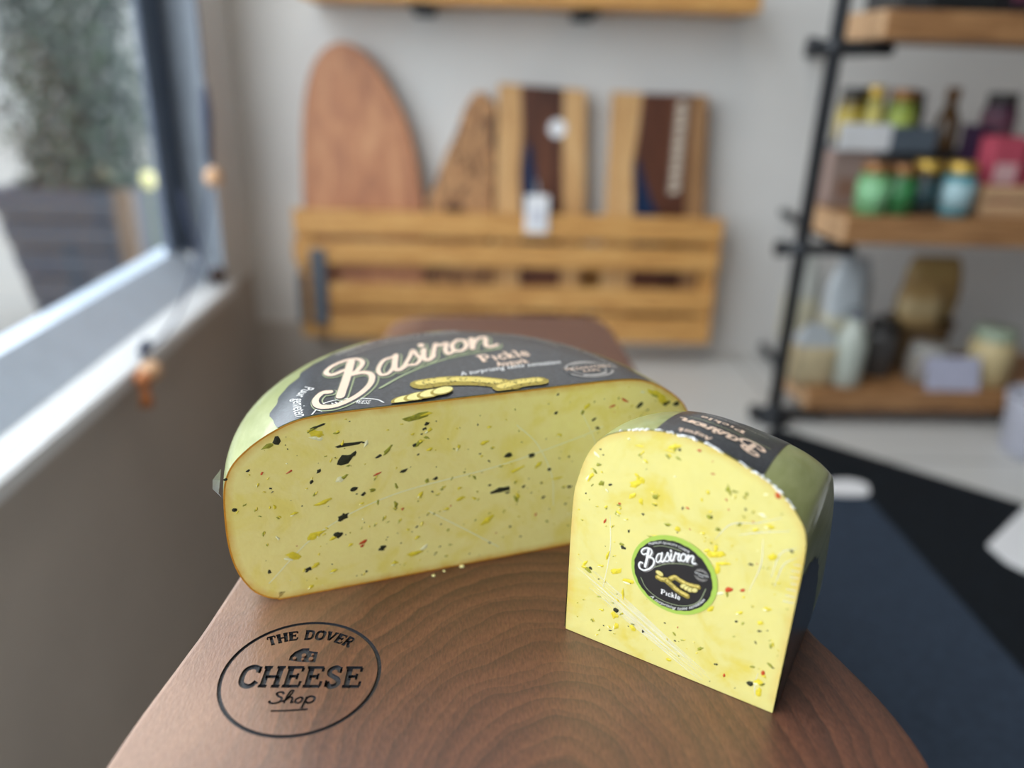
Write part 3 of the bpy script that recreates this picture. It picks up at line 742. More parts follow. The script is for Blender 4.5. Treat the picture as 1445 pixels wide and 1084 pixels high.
# rind orange only along curved rim and sides, not along the sole
for i, p in enumerate(v2):
    if p.y < .004: ewq[i] *= .15
    else: ewq[i] *= .6
vs3 = [qo+qu*p.x+Vector((0, 0, p.y))-qn*.0006 for p in v2]
n0 = len(dense); i0 = len(vs3)
vs3 += [qo+qu*(.0539+(p[0]-.0539)*.985)+Vector((0, 0, .0004+p[1]*.985))+qn*.003 for p in dense]
f2 += [[i, i0+i, i0+(i+1) % n0, (i+1) % n0] for i in range(n0)]+[[i0+i for i in range(n0)][::-1]]
pq = mk('paste', vs3, f2, [paste_b, herb, olive, yellow, red, pale], None, quarter)
fq = lambda x, z, h: qo+qu*x+Vector((0, 0, z))-qn*(.0006+h)
QK = [((.0307, .0953), .0060, .0042, .5, 3), ((.0332, .0985), .0044, .0044, .2, 3), ((.0472, .1185), .0018, .003, .2, 2), ((.0495, .1184), .002, .0016, .2, 1), ((.0411, .0919), .0026, .0034, .1, 2), ((.0343, .0875), .0024, .0046, 0, 3), ((.0581, .1205), .0024, .0014, .3, 4), ((.0143, .0909), .0034, .0032, .8, 2), ((.0177, .0715), .0016, .0038, -.3, 4),
 ((.0794, .0572), .0046, .0030, .6, 4), ((.0790, .0545), .0012, .004, .1, 2), ((.0851, .0591), .0026, .0020, .7, 4), ((.0712, .0725), .0086, .0050, .3, 3), ((.0672, .0732), .005, .002, .6, 3), ((.0750, .0690), .0070, .0024, .3, 3), ((.0269, .0203), .0040, .0050, .3, 3), ((.0274, .0235), .0026, .0034, -.4, 1), ((.0367, .0169), .0036, .0040, .2, 3), ((.0367, .019), .0026, .0012, .1, 2), ((.0423, .0172), .0014, .002, .2, 1),
 ((.0106, .0408), .0046, .0030, -.4, 2), ((.0120, .0425), .0022, .0018, -.5, 1), ((.0086, .0417), .003, .002, .4, 3), ((.0255, .0458), .0080, .0034, .55, 3), ((.0186, .0915), .0024, .0014, .7, 1), ((.1024, .0255), .0036, .0018, -.4, 2), ((.1034, .0250), .0026, .0007, -.4, 1), ((.0953, .0212), .0026, .0012, .4, 2), ((.0957, .0115), .0036, .0028, .4, 1), ((.1005, .0135), .003, .0022, .3, 2), ((.1010, .0142), .002, .0010, .8, 1), ((.0949, .0803), .0046, .0038, .5, 3), ((.0803, .1061), .0014, .0022, .1, 2), ((.0642, .102), .0016, .003, .1, 3), ((.0930, .1095), .0024, .0034, .2, 4),
 ((.0313, .1150), .0046, .0015, .1, 3), ((.0450, .1165), .0070, .0014, .0, 3), ((.0360, .0813), .0016, .0014, .3, 1), ((.0121, .1), .0026, .0020, .3, 2), ((.0302, .0341), .0016, .0070, .1, 3), ((.0279, .0601), .0026, .0030, -.4, 1), ((.0270, .0615), .003, .002, .2, 2), ((.0755, .1060), .003, .0014, .2, 2), ((.1000, .0085), .0034, .0066, .2, 3), ((.0569, .0068), .003, .002, .2, 3), ((.0205, .053), .0014, .0060, -.3, 3), ((.0480, .0800), .0040, .0020, .2, 2), ((.0530, .0795), .0030, .0030, .2, 3), ((.0665, .0905), .0036, .0028, .1, 2), ((.0670, .0905), .0016, .0014, .1, 1), ((.0300, .0700), .0010, .0022, 0, 1), ((.0540, .0905), .0010, .0024, 0, 1), ((.0240, .0830), .0020, .0014, .2, 4), ((.0420, .0695), .0050, .0020, .3, 3)]
safeq = [(.0539+(p[0]-.0539)*.95, .062+(p[1]-.062)*.95) for p in dense]
add_flecks(pq, ewq, fq, safeq, QK, 190, random.Random(11), dens=(.2, .3, .4, .05))
# round sticker
S0 = (.0545, .0546); mm_ = .001
fs_ = lambda x, y, h: fq(S0[0]+x*mm_, S0[1]+y*mm_, h)
A = Art()
A.poly([(-.8+20.8*cos(2*pi*k/72), .1+20.5*sin(2*pi*k/72)) for k in range(72)], 0, 0)
A.poly([(-1.2+18.9*(1+.006*sin(17*2*pi*k/120)+.005*sin(29*2*pi*k/120+1))*cos(2*pi*k/120), -.2+18.3*(1+.006*sin(17*2*pi*k/120)+.006*sin(31*2*pi*k/120))*sin(2*pi*k/120)) for k in range(120)], 1, 1)
script_word(A, 3, 2, .05, (.45, -.35)); script_word(A, 1, 3, .1, (.2, -.12)); script_word(A, 2, 4, -.1)
A.stroke([(-9.9, 1.2), (-5.2, 4.7), (-.3, 6.9), (4.2, 8.2), (7.9, 8.6)], .28, 8, 2)
A.stroke([(-11.6, 11.9), (-7.9, 13.7), (-2.9, 14.4), (1.4, 14.3)], .25, 8, 2)
A.font('PREMIUM QUALITY CHEESE', 1.7, 9, 2, poly_xf([(-13.9, 11.9), (-8.3, 14.7), (-3.9, 15.6), (.4, 15.5), (5.2, 14.6)], None))
A.stroke([(-16.1, -7.1), (-13.2, -11.5), (-8.4, -14.4), (-2.6, -15.6), (3.9, -14.9), (9.2, -12.4), (12.9, -8.2), (14.9, -1)], .28, 8, 2)
A.font('A surprising taste sensation', 2.3, 9, 2, poly_xf([(-10.9, -15.7), (-6.4, -17.4), (-1, -17.9), (4.1, -17.2), (9, -14.6), (12.8, -11), (15.6, -7)], None), .5)
serif_text(A, 'Pickle', 2, 2, lambda tt, x, y: Vector((-5.7+9.6*tt, -12.0+.2*tt+y*2.6)), 1.1)
sc = (12.0, 5.3)
for r0, ww in ((3.1, .2), (2.4, .15)): A.stroke([(sc[0]+r0*cos(2*pi*k/40), sc[1]+r0*sin(2*pi*k/40)) for k in range(40)], ww, 3, 2, 0, True)
A.poly([(sc[0]-3.2, sc[1]-.9), (sc[0]+3.2, sc[1]-.9), (sc[0]+3.2, sc[1]+.9), (sc[0]-3.2, sc[1]+.9)], 1, 3)
A.font('VELDHUYZEN', 1.2, 2, 4, lambda tt, x, y: Vector((sc[0]-3.2+6.4*tt, sc[1]+.05+y)))
A.font('KAAS', 1.0, 2, 4, lambda tt, x, y: Vector((sc[0]-1.2+2.4*tt, sc[1]-.95+y)))
A.stroke([(sc[0]-1.8, sc[1]+1.9), (sc[0], sc[1]+2.4), (sc[0]+1.8, sc[1]+1.9)], .5, 3, 3)
A.stroke([(sc[0]-1.6, sc[1]-1.9), (sc[0], sc[1]-2.3), (sc[0]+1.6, sc[1]-1.9)], .45, 3, 3)
gherkins(A, 2, 4, 5, 6, [([(-1.9, -2.2), (.1, -.5), (2.3, -1.2), (6.6, -2.0), (11.4, -1.4)], 2.5, 70), ([(-8.0, -3.7), (-6, -4.1), (-3.6, -3.3)], 2.5, 20)], rg)
for k, (x, y) in enumerate(((4.6, -3.6), (6.3, -4.0), (8.0, -4.2), (9.9, -3.6))):
    A.disc((x, y), 1.75, 4, 5+.6*k, 16, 1.25, .6); A.disc((x+.1, y+.1), 1.5, 7, 5.3+.6*k, 16, 1.0, .6)
gherkins(A, 8, 4, 5, 6, [([(-3.0, -3.9), (-.6, -5.2), (2.6, -6.9), (6.9, -7.9)], 2.8, 80)], rg)
A.disc((-7.2, -1.0), 2.1, 4, 8, 16, 1.35, -.3); A.disc((-7.2, -.9), 1.8, 7, 9, 16, 1.1, -.3); A.disc((-6.9, -1.1), .9, 5, 10, 12, .4, -.3)
mb = MB(); A.to(mb, fs_, .00035, .00006)
mb.build('sticker', [stk_green, stk_dark, ink_white, ink_grey, gh_lo, gh_hi, gh_dot, gh_sl, ink_green, ink_white], quarter)
# dark side label wrapped over the rim (reads from behind, upside down from the front)
qprof = [(x, off) for x, off in QP]
def qoff(x):
    for (x0, o0), (x1, o1) in zip(qprof, qprof[1:]):
        if x0 <= x <= x1 and x1 > x0: return o0+(o1-o0)*(x-x0)/(x1-x0)
    return -.03
def rim(x, s, h):
    """x across the wheel thickness, s arc length behind the front face"""
    o_ = qoff(x); e = .0008
    sl = (qoff(x+e)-qoff(x-e))/(2*e); k = 1/sqrt(1+sl*sl)
    a = (s)/QR
    return qf(a, o_+h*k, x-sl*h*k)
mb = MB(); vv = []; ff = []
X0, X1, S1 = .0375, .0855, .100
nx, ns = 24, 30
for j in range(ns+1):
    for i in range(nx+1):
        s = S1*j/ns
        sk = .010*(s/.05)          # slanted edges
        vv.append(rim(X0+(X1-X0)*i/nx, s, .0004))
for j in range(ns):
    for i in range(nx): ff.append([j*(nx+1)+i, j*(nx+1)+i+1, (j+1)*(nx+1)+i+1, (j+1)*(nx+1)+i])
mb.add(vv, ff, 0)
A = Art()
# text frame: X' runs right-to-left across the wheel, up points to the viewer
wd = Art(); script_word(wd, 1, 1, .25)
A.p += wd.transform(lambda p: (.0805-(p.x+17.7)*.00145, .0200-(p.y-.42*(p.x+17.7))*.00105)).p
serif_text(A, 'Pickle', 1, 1, lambda tt, x, y: Vector((.0690-.021*tt, .0335-y*.0055)), 1.2)
serif_text(A, 'Augurk', 1, 1, lambda tt, x, y: Vector((.0610-.0150*tt, .0062-y*.0040)), 1.2)
A.font('semi hard cheese with pickle', .004, 8, 1, lambda tt, x, y: Vector((.0780-.032*tt, .0415-y)))
A.stroke([(.082, .0265), (.065, .0240), (.045, .0250)], .0005, 2, 1)
A.p = [q for q in A.p if min(p.y for p in q[0]) > .0008 and min(p.x for p in q[0]) > .012 and max(p.x for p in q[0]) < .1]
A.to(mb, lambda x, y, h: rim(x, y, h), .0006, .00006)
o = mb.build('rim_label', INKS, quarter, True); o['label'] = 'charcoal rim label printed upside down'
# dark labels on the two flat sides of the wheel
for nm_, x in (('side_label', QW+.0003), ('side_label', -.0003)):
    vv = [qo+qu*x+Vector((0, 0, .0006))]; ff = []
    N = 40
    for k in range(N+1):
        a = radians(94)*k/N; r = .083*(1+.01*sin(31*a))
        p = qo+qu*x+qn*max(.0002, r*sin(a))+Vector((0, 0, max(.0006, QZ0+r*cos(a)))); vv.append(p)
    ff = [[0, k+1, k+2] for k in range(N)]
    mk(nm_, vv, ff, [lab_dark], None, quarter)['label'] = 'charcoal label on the flat side'
wr = mat('film_wrinkle', srgb(250, 250, 244), .25, alpha=.5, var=.02)
fringe_m = mat('film_fringe', srgb(252, 252, 250), .3, var=.02)
# cling film: rolled white fringe along the front rim edge, and wrinkles on the face
mb = MB(); rf = random.Random(4)
edge = [(x, QZ0+QR+off) for x, off in QP if QZ0+QR+off > .085]
for seg in range(len(edge)-1):
    for sub in range(3):
        a = Vector(edge[seg]).lerp(Vector(edge[seg+1]), sub/3); c = Vector(edge[seg]).lerp(Vector(edge[seg+1]), (sub+1.15)/3)
        if rf.random() < .35: continue
        r0 = rf.uniform(.0002, .0006)
        P3 = [fq(a.x, a.y+rf.uniform(-.0003, .0006), rf.uniform(-.0006, .0003)), fq((a.x+c.x)/2, (a.y+c.y)/2+rf.uniform(-.0003, .0012), rf.uniform(-.0006, .0006)), fq(c.x, c.y+rf.uniform(-.0003, .0005), rf.uniform(-.0006, .0003))]
        if .02 < a.x < .1: mb.tube(P3, [r0, r0*.8, r0*.6], 1, 5)
mb.build('film_fringe', [wr, fringe_m], quarter)['label'] = 'rolled white cling film fringe'
mb = MB(); A = Art()
for k in range(26):
    t0 = rf.uniform(-1, 1); x0 = rf.uniform(.002, .03); ln = rf.uniform(.02, .075)
    z0 = .044-.60*x0+t0*.006
    pts = [(x0+ln*f, z0-ln*f*(.50+.05*t0)+rf.uniform(-.0004, .0004)) for f in (0, .33, .66, 1)]
    pts = [p for p in pts if p[1] > .0015 and p[0] < .104]
    if len(pts) > 2: A.stroke(pts, rf.uniform(.00018, .0005), 0, 0, 4, taper=True)
for pts in ([(.0985, .006), (.0975, .012), (.098, .019)], [(.104, .088), (.098, .083), (.096, .070)], [(.105, .084), (.1, .078), (.098, .066)], [(.096, .1), (.086, .094), (.076, .09), (.07, .08)], [(.1, .095), (.088, .09), (.08, .086)], [(.088, .06), (.091, .075), (.09, .088)], [(.020, .075), (.0215, .055), (.019, .03)]):
    A.stroke(pts, .0005, 0, 0, 6, taper=True)
for k in range(7): A.stroke([(.1025+rf.uniform(0, .002), .080-.0032*k), (.1068, .0805-.0032*k)], .0005, 0, 0, 0)
A.to(mb, lambda x, y, h: fq(x, y, h), .0001, 0)
mb.build('film_wrinkles', [wr], quarter)['label'] = 'clear cling film creases'

# crumbs
cr = mat('cheese_crumb', srgb(240, 228, 160), .6)
for i, (x, y, r, lb) in enumerate(((-.0092, .3842-.003, .0016, 'largest cheese crumb touching the half wheel'), (-.0193, .3792-.002, .0008, 'tiny cheese crumb between the two others by the half wheel'), (-.0251, .3725, .0011, 'small cheese crumb farthest left in front of the half wheel'))):
    mb = MB(); mb.ball((x, y, BZ+r*.6), (r, r*.8, r*.62), 0, 2, .18)
    tag(mb.build('cheese_crumb', [cr], None, False, (x, y, BZ)), lb, 'crumb', 'crumbs in front of the half wheel')

# ------------------------------------------------------------------ room
def struct(name, x, y, z, m, bev=0, parent=None):
    b = MB(); b.box(x, y, z, 0, bev); o = b.build(name, [m], parent)
    if parent is None: o['kind'] = 'structure'
    return o
WY = 1.755; WX = -.52
tile = bpy.data.materials.new('pale_tile_floor'); t = NT(tile); v = t.coords()
br = t.add('ShaderNodeTexBrick'); br.offset = 0; br.inputs['Scale'].default_value = 1
br.inputs['Brick Width'].default_value = .6; br.inputs['Row Height'].default_value = .6; br.inputs['Mortar Size'].default_value = .003
br.inputs['Color1'].default_value = srgb(204, 202, 198); br.inputs['Color2'].default_value = srgb(198, 196, 192); br.inputs['Mortar'].default_value = srgb(150, 148, 144)
t.l.new(v, br.inputs['Vector']); t.l.new(br.outputs[0], t.b.inputs['Base Color']); t.b.inputs['Roughness'].default_value = .4
FZ = -.62
struct('floor', (-.64, 3.2), (-2.6, WY+.1), (FZ-.1, FZ), M['taupe'])
struct('raised_floor', (.0, 3.0), (-2.6, WY), (FZ, 0), tile)  # invented raised floor; the drop beside it keeps the left side dark
struct('wall_back', (-.64, 3.2), (WY, WY+.12), (FZ, 2.7), M['wall'])
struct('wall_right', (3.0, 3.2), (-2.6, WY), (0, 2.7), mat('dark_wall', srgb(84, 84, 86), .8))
struct('ceiling', (-.64, 3.2), (-2.6, WY), (2.6, 2.7), mat('grey_ceiling', srgb(150, 148, 144), .8))
struct('wall_left', (-.64, WX), (-2.6, WY), (FZ, .178), M['taupe'])
b = MB(); b.prism([(WX, 1.566), (WX, WY), (-.6, WY), (-.6, 1.613)], 'z', .178, 2.6, 0, 0); o = b.build('trim_1', [M['white_wall'], mat('grey_reveal', srgb(150, 157, 166), .5)]); o['kind'] = 'structure'
for p in o.data.polygons:
    if p.normal.y < -.3: p.material_index = 1
struct('wall_left', (-.64, WX), (-2.6, -1.6), (.178, 2.6), M['white_wall'])
struct('trim_2', (-.64, WX), (-1.6, 1.566), (2.25, 2.6), M['white_wall'])
b = MB()
b.prism([(-.502, .181), (-.502, .200), (-.508, .204), (-.520, .205), (-.522, .202), (-.525, .202), (-.527, .205), (-.556, .207), (-.556, .181)], 'y', -1.6, 1.566, 0)
o = b.build('trim_3', [M['sill']]); o['kind'] = 'structure'
win = bpy.data.objects.new('window_1', None); C.objects.link(win); win.location = (-.6, 0, .2); win['kind'] = 'structure'
b = MB(); b.prism([(-.556, .181), (-.556, .208), (-.560, .214), (-.596, .262), (-.602, .270), (-.640, .270), (-.640, .181)], 'y', -1.6, 1.566, 0)
b.build('bottom_rail', [M['frame_light']], win)['label'] = 'pale sloping lower window rail'
b = MB(); b.box((-.612, -.600), (1.512, 1.62), (.25, 2.25), 0, .003); b.build('side_stile', [M['frame_dark']], win)
b = MB(); b.box((-.645, -.600), (-1.6, -1.52), (.25, 2.25), 0, .003); b.build('side_stile', [M['frame_dark']], win)
b = MB(); b.box((-.645, -.600), (-1.6, 1.6), (2.2, 2.25), 0, .003); b.build('top_rail', [M['frame_dark']], win)
glass = bpy.data.materials.new('window_glass'); glass.use_nodes = True; nt = glass.node_tree; nt.nodes.clear()
ou = nt.nodes.new('ShaderNodeOutputMaterial'); mx = nt.nodes.new('ShaderNodeMixShader'); tr = nt.nodes.new('ShaderNodeBsdfTransparent'); gl = nt.nodes.new('ShaderNodeBsdfGlossy')
gl.inputs['Roughness'].default_value = .02; mx.inputs[0].default_value = .05; tr.inputs[0].default_value = (.97, .98, .98, 1)
nt.links.new(tr.outputs[0], mx.inputs[1]); nt.links.new(gl.outputs[0], mx.inputs[2]); nt.links.new(mx.outputs[0], ou.inputs[0])
b = MB(); b.box((-.609, -.606), (-1.53, 1.515), (.268, 2.21), 0, 0); b.build('pane', [glass], win)
# unseen plinth, added to carry the board (kept well inside the board outline)
struct('baseboard_back', (WX, .0), (WY-.012, WY), (FZ, .06), M['taupe'], .002)
struct('wall_front', (-.64, 3.2), (-2.7, -2.6), (FZ, 2.7), M['wall'])
struct('hidden_plinth', (.005, .13), (.24, .78), (0, BZ-.032), M['white_wall'], .003)

# ------------------------------------------------------------------ wall shelf above
t_ = empty('wall_shelf', (.09, WY, .728), 'pine plank wall shelf with black brackets, above the wooden boards', 'shelf')
b = MB(); b.box((-.345, .515), (1.6, WY), (.730, .772), 0, .004); b.build('plank', [M['rackwood']], t_)
for x in (-.123, .194):
    b = MB(); b.box((x-.021, x+.021), (1.625, WY), (.719, .730), 0, .002); b.box((x-.021, x+.021), (WY-.012, WY), (.712, .730), 0, .002); b.build('bracket', [M['black_metal']], t_)

# ------------------------------------------------------------------ slatted rack on the wall
rk = empty('board_rack', (.06, WY, .05), 'slatted pine wall rack holding the tall wooden boards', 'rack')
RY0, RY1 = 1.655, WY
for x0, z0, z1 in ((-.398, .284, .336), (-.402, .222, .271), (-.33, .127, .178), (-.335, .055, .114)):
    b = MB(); b.box((x0, .515), (RY0, RY0+.018), (z0, z1), 0, .003); b.build('front_rail', [M['rackwood']], rk)
for x in (-.398, .482):
    b = MB(); b.box((x, x+.036), (RY0+.018, RY1), (.05, .322), 0, .003); b.build('end_panel', [M['rackwood']], rk)
b = MB(); b.box((-.362, .482), (RY0+.018, RY1), (.055, .073), 0, .002); b.build('bottom_board', [M['rackwood']], rk)
b = MB(); b.box((-.362, .482), (RY1-.014, RY1-.001), (.13, .22), 0, .002); b.build('back_slat', [M['rackwood']], rk)
b = MB(); b.box((-.367, -.334), (RY0-.006, RY0), (.086, .255), 0, .003); b.box((-.398, -.385), (RY0-.004, RY0), (.09, .20), 0, .002); b.build('strap', [M['strap']], rk)['label'] = 'grey metal strap'

# boards standing in the rack
def plank(name, polys, y0, th, label, cat='serving board', sh=.045, z0=.074, grp='wooden boards standing in the wall rack'):
    xs = [p[0] for p in polys[0][0]]
    root = empty(name, (sum(xs)/len(xs), y0+th/2, z0), label, cat, grp)
    for i, (pl, m, nm_, dy) in enumerate(polys):
        b = MB(); b.prism(pl, 'y', y0-dy, y0+th if dy == 0 else y0-dy+.004, 0, .003 if dy == 0 else .0005, sh, z0)
        b.build(nm_, [M[m]], root)
    return root
surf = [(p.x, p.y) for p in crom([Vector(p) for p in [(-.385, .16), (-.384, .323), (-.376, .496), (-.358, .591), (-.327, .643), (-.287, .660), (-.245, .642), (-.206, .596), (-.158, .502), (-.135, .389), (-.127, .30), (-.127, .16)]], 5)]
surf = [(-.355, .074)]+surf[1:]+[(-.127, .074)]
plank('long_board', [(surf, 'surf', 'slab', 0)], 1.685, .02, 'tall pale walnut board with pointed oval top, leftmost in the wall rack')
b2 = [(-.125, .074), (-.124, .345), (-.100, .400), (-.078, .455), (-.060, .490), (-.042, .54), (-.030, .560), (-.017, .574), (.004, .572), (.020, .55), (.024, .48), (.022, .3), (.024, .074)]
plank('live_edge_board', [(b2, 'figured', 'slab', 0)], 1.692, .02, 'short dark-figured live edge board with slanting side, in the wall rack')
x0, x1 = .028, .218
sapl = [(x0, .074), (x0, .593), (.074, .590), (.080, .5), (.076, .42), (.083, .33), (.082, .074)]
core = [(.082, .074), (.083, .33), (.076, .42), (.080, .5), (.074, .590), (.162, .586), (.166, .45), (.172, .33), (.172, .074)]
sapr = [(.172, .074), (.172, .33), (.166, .45), (.162, .586), (.208, .583), (.214, .45), (x1, .33), (x1, .074)]
resn = [(.084, .22), (.082, .38), (.083, .45), (.090, .482), (.100, .465), (.110, .41), (.126, .36), (.142, .31), (.150, .22)]
r3 = plank('resin_board', [(sapl, 'sapwood', 'sapwood_band', 0), (core, 'darkwalnut', 'heartwood', 0), (sapr, 'sapwood', 'sapwood_band', 0), (resn, 'resin', 'resin_inlay', .0015)], 1.680, .022, 'walnut board with blue resin inlay and a round white sticker')
b = MB(); bm = bmesh.new(); bmesh.ops.create_cone(bm, cap_ends=True, segments=28, radius1=.0185, radius2=.0185, depth=.001, matrix=Matrix.Translation((.152, 1.680+(.508-.074)*.045-.0008, .508)) @ Matrix.Rotation(pi/2, 4, 'X')); b.bm(bm); b.build('price_sticker', [M['paper']], r3)
tg = empty('price_tag', (.112, 1.648, .29), 'white paper price tag hanging in front of the middle resin board', 'tag')
b = MB(); b.box((.088, .137), (1.6485, 1.6505), (.300, .378), 0, .0006); b.box((.098, .128), (1.647, 1.6485), (.318, .352), 1, .0003); b.build('card', [M['paper'], mat('tag_grey', srgb(206, 206, 214), .7)], tg)
b = MB(); b.tube([(.112, 1.6495, .372), (.112, 1.652, .390), (.112, 1.672, .399), (.112, 1.690, .402)], .0012, 0, 6); b.build('string', [M['paper']], tg)
sapl = [(.266, .074), (.263, .583), (.326, .581), (.322, .50), (.316, .44), (.322, .38), (.328, .30), (.33, .074)]
core = [(.33, .074), (.328, .30), (.322, .38), (.316, .44), (.322, .50), (.326, .581), (.430, .581), (.436, .4), (.440, .3), (.445, .074)]
sapr = [(.445, .074), (.440, .3), (.436, .4), (.430, .581), (.462, .580), (.474, .4), (.478, .3), (.478, .074)]
resn = [(.332, .22), (.324, .38), (.319, .44), (.328, .452), (.340, .415), (.360, .370), (.380, .335), (.392, .29), (.398, .22)]
M['sap_mid'] = wood('mid_sapwood', [srgb(136, 98, 62), srgb(166, 124, 84)], (14, 14, 1.6), .5, 3, 1)
r4 = plank('resin_board', [(sapl, 'sapwood', 'sapwood_band', 0), (core, 'darkwalnut', 'heartwood', 0), (sapr, 'sap_mid', 'sapwood_band', 0), (resn, 'resin', 'resin_inlay', .0015)], 1.680, .022, 'walnut board with large blue resin wedge, rightmost in the wall rack')
A = Art()
rs = random.Random(8); z = .385
while z < .560:                                    # pale vertical lettering, illegible in the photograph
    hgt = rs.uniform(.011, .017)
    A.stroke([(.398, z), (.418, z+hgt*.2), (.400, z+hgt*.6), (.419, z+hgt*.9)], .005, 0, 0, 4); z += hgt+.005
mb = MB(); A.to(mb, lambda x, y, h: Vector((x, 1.680+(y-.074)*.045-.0006-h, y)), .0002, 0)
mb.build('lettering', [mat('pale_lettering', srgb(226, 210, 190), .6)], r4)['label'] = 'pale vertical lettering'

# ------------------------------------------------------------------ pipe shelving on the right
su = empty('shelving_unit', (1.0, 1.5, 0), 'dark pipe shelving with thick oak planks, stocked with jars and bags', 'shelving')
PX, PY = .567, 1.36
b = MB(); b.tube([(PX, PY, 0), (PX, PY, 1.8)], .0125, 0, 14); b.lathe([(.0, 0), (.032, 0), (.032, .006), (.016, .012), (.0, .012)], (PX, PY, 0), 0); b.build('pole', [M['black_metal']], su, True)
b = MB(); b.tube([(PX, 1.70, 0), (PX, 1.70, 1.8)], .0125, 0, 14)
b = MB(); b.tube([(1.52, PY, 0), (1.52, PY, 1.8)], .0125, 0, 14); b.build('pole', [M['black_metal']], su, True)
for z0, z1, xl in ((.682, .726, .632), (.352, .399, .630), (.034, .072, .618)):
    b = MB(); b.prism([(xl, 1.34), (1.5, 1.34), (1.5, 1.58), (xl+.05, 1.58), (xl-.005, 1.47)], 'z', z0, z1, 0, .004)
    sh = b.build('shelf', [M['shelfwood'], M['shelfend']], su)
    for p in sh.data.polygons:
        if p.normal.x < -.5: p.material_index = 1
    b = MB(); b.tube([(PX-.035, PY, z0-.014), (PX+.09, PY, z0-.014)], .011, 0, 12); b.ball((PX, PY, z0-.014), .019, 0, 2); b.tube([(PX-.045, PY, z0-.014), (PX-.030, PY, z0-.014)], .015, 0, 12)
    b.build('cross_pipe', [M['black_metal']], su, True)
    b = MB(); b.tube([(PX+.09, PY, z0-.014), (PX+.11, WY, z0-.014)], .010, 0, 10); b.build('side_pipe', [M['black_metal']], su, True)

gold = mat('gold_lid', srgb(196, 160, 72), .3, metal=.5); darklid = mat('dark_lid', srgb(40, 36, 34), .4)
copper = mat('copper_lid', srgb(150, 104, 60), .35, metal=.4)
def jar(x, y, z, r, h, body, lab, lid, label, gp='jars on the middle shelf', name='jar'):
    root = empty(name, (x, y, z), label, 'jar', gp)
    b = MB(); b.lathe([(0, 0), (r*.9, 0), (r, h*.05), (r, h*.68), (r*.93, h*.76), (r*.8, h*.79), (r*.8, h*.84), (0, h*.84)], (x, y, z)); b.build('glass', [body], root, True)
    if lab: b = MB(); b.lathe([(r*1.005, h*.14), (r*1.02, h*.14), (r*1.02, h*.64), (r*1.005, h*.64)], (x, y, z)); b.build('paper_label', [lab], root, True)
    b = MB(); b.lathe([(0, h*.8), (r*.86, h*.8), (r*.88, h*.82), (r*.88, h*.97), (r*.82, h), (0, h)], (x, y, z)); b.build('lid', [lid], root, True)
    return root
cm = lambda n, r, g, b_, ro=.35: mat(n, srgb(r*.88, g*.88, b_*.88), ro)
MS = .3995
gl_dark = cm('dark_jar_glass', 58, 54, 48, .15)
jar(.688, 1.385, MS, .0275, .088, cm('light_green_jar', 122, 178, 120, .15), cm('mint_label', 150, 214, 158), copper, 'jar with light green label and copper lid, front left of the middle shelf')
jar(.738, 1.388, MS, .0260, .086, cm('green_jar', 66, 120, 72, .15), cm('green_label', 60, 138, 78), copper, 'jar with deep green label and copper lid, second from left at shelf front')
jar(.788, 1.400, MS, .0260, .092, gl_dark, cm('teal_label', 48, 78, 84), gold, 'jar with dark teal label and gold lid, between green and pale blue jars')
jar(.842, 1.388, MS, .0285, .092, cm('teal_jar', 64, 140, 152, .15), cm('pale_blue_label', 176, 208, 214), gold, 'jar with pale blue label and gold lid on the middle shelf')
def block(name, x, y, z, mats, label, cat, gp=None, bev=.003, inner=None):
    b = MB(); b.box(x, y, z, 0, bev)
    if inner: b.box(*inner, 1, .0005)
    return tag(b.build(name, mats, None, False, ((x[0]+x[1])/2, (y[0]+y[1])/2, z[0])), label, cat, gp)
# stepped boxes behind the front jars
block('carton', (.640, .722), (1.46, 1.55), (MS, .500), [cm('pinkish_carton', 176, 150, 140, .7), cm('carton_print', 160, 120, 100, .7)], 'pinkish brown carton on the middle shelf beside the pole', 'box', None, .003, ((.655, .707), (1.4588, 1.461), (.415, .45)))
block('carton', (.727, .815), (1.46, 1.55), (MS, .500), [cm('dark_carton', 52, 52, 56, .6), cm('dark_print', 72, 70, 72, .6)], 'dark carton standing behind the green labelled jars', 'box', None, .003, ((.74, .80), (1.4588, 1.461), (.42, .47)))
tr_ = empty('display_tray', (.73, 1.5, .5005), 'white and grey display tray carrying the yellow and lime jars', 'tray')
b = MB(); b.box((.640, .820), (1.455, 1.555), (.5005, .507), 0, .002); b.build('base', [cm('grey_tray', 120, 130, 140, .5)], tr_)
b = MB(); b.box((.640, .735), (1.449, 1.4548), (.5005, .548), 0, .002); b.build('white_front', [M['paper']], tr_)
b = MB(); b.box((.735, .820), (1.449, 1.4548), (.5005, .545), 0, .002); b.build('grey_front', [cm('grey_tray_front', 96, 108, 120, .5)], tr_)
jar(.672, 1.49, .5072, .0255, .100, cm('amber_jar', 120, 100, 44, .15), cm('gold_label', 196, 172, 70), darklid, 'jar with dull gold label and dark lid on the tray end', 'jars on the white tray')
jar(.707, 1.478, .5072, .0175, .104, cm('yellow_jar', 190, 176, 84, .15), cm('yellow_label', 236, 220, 122), gold, 'slim jar with pale yellow label on the white tray', 'jars on the white tray')
jar(.760, 1.483, .5072, .0265, .100, cm('lime_jar', 150, 166, 70, .15), cm('lime_label', 190, 206, 96), copper, 'jar with bright lime label on the tray', 'jars on the white tray')
jar(.803, 1.52, .5072, .0180, .096, cm('olive_jar', 54, 52, 28, .15), None, darklid, 'small dark olive jar behind the lime jar', 'jars on the white tray')
block('carton', (.835, .935), (1.48, 1.58), (MS, .500), [cm('black_carton', 34, 36, 40, .6), cm('black_print', 52, 52, 58, .6)], 'black carton under the slim brown bottle', 'box', None, .003, ((.85, .92), (1.4788, 1.481), (.42, .46)))
bt = empty('bottle', (.872, 1.52, .5002), 'slim brown bottle standing on a black carton', 'bottle')
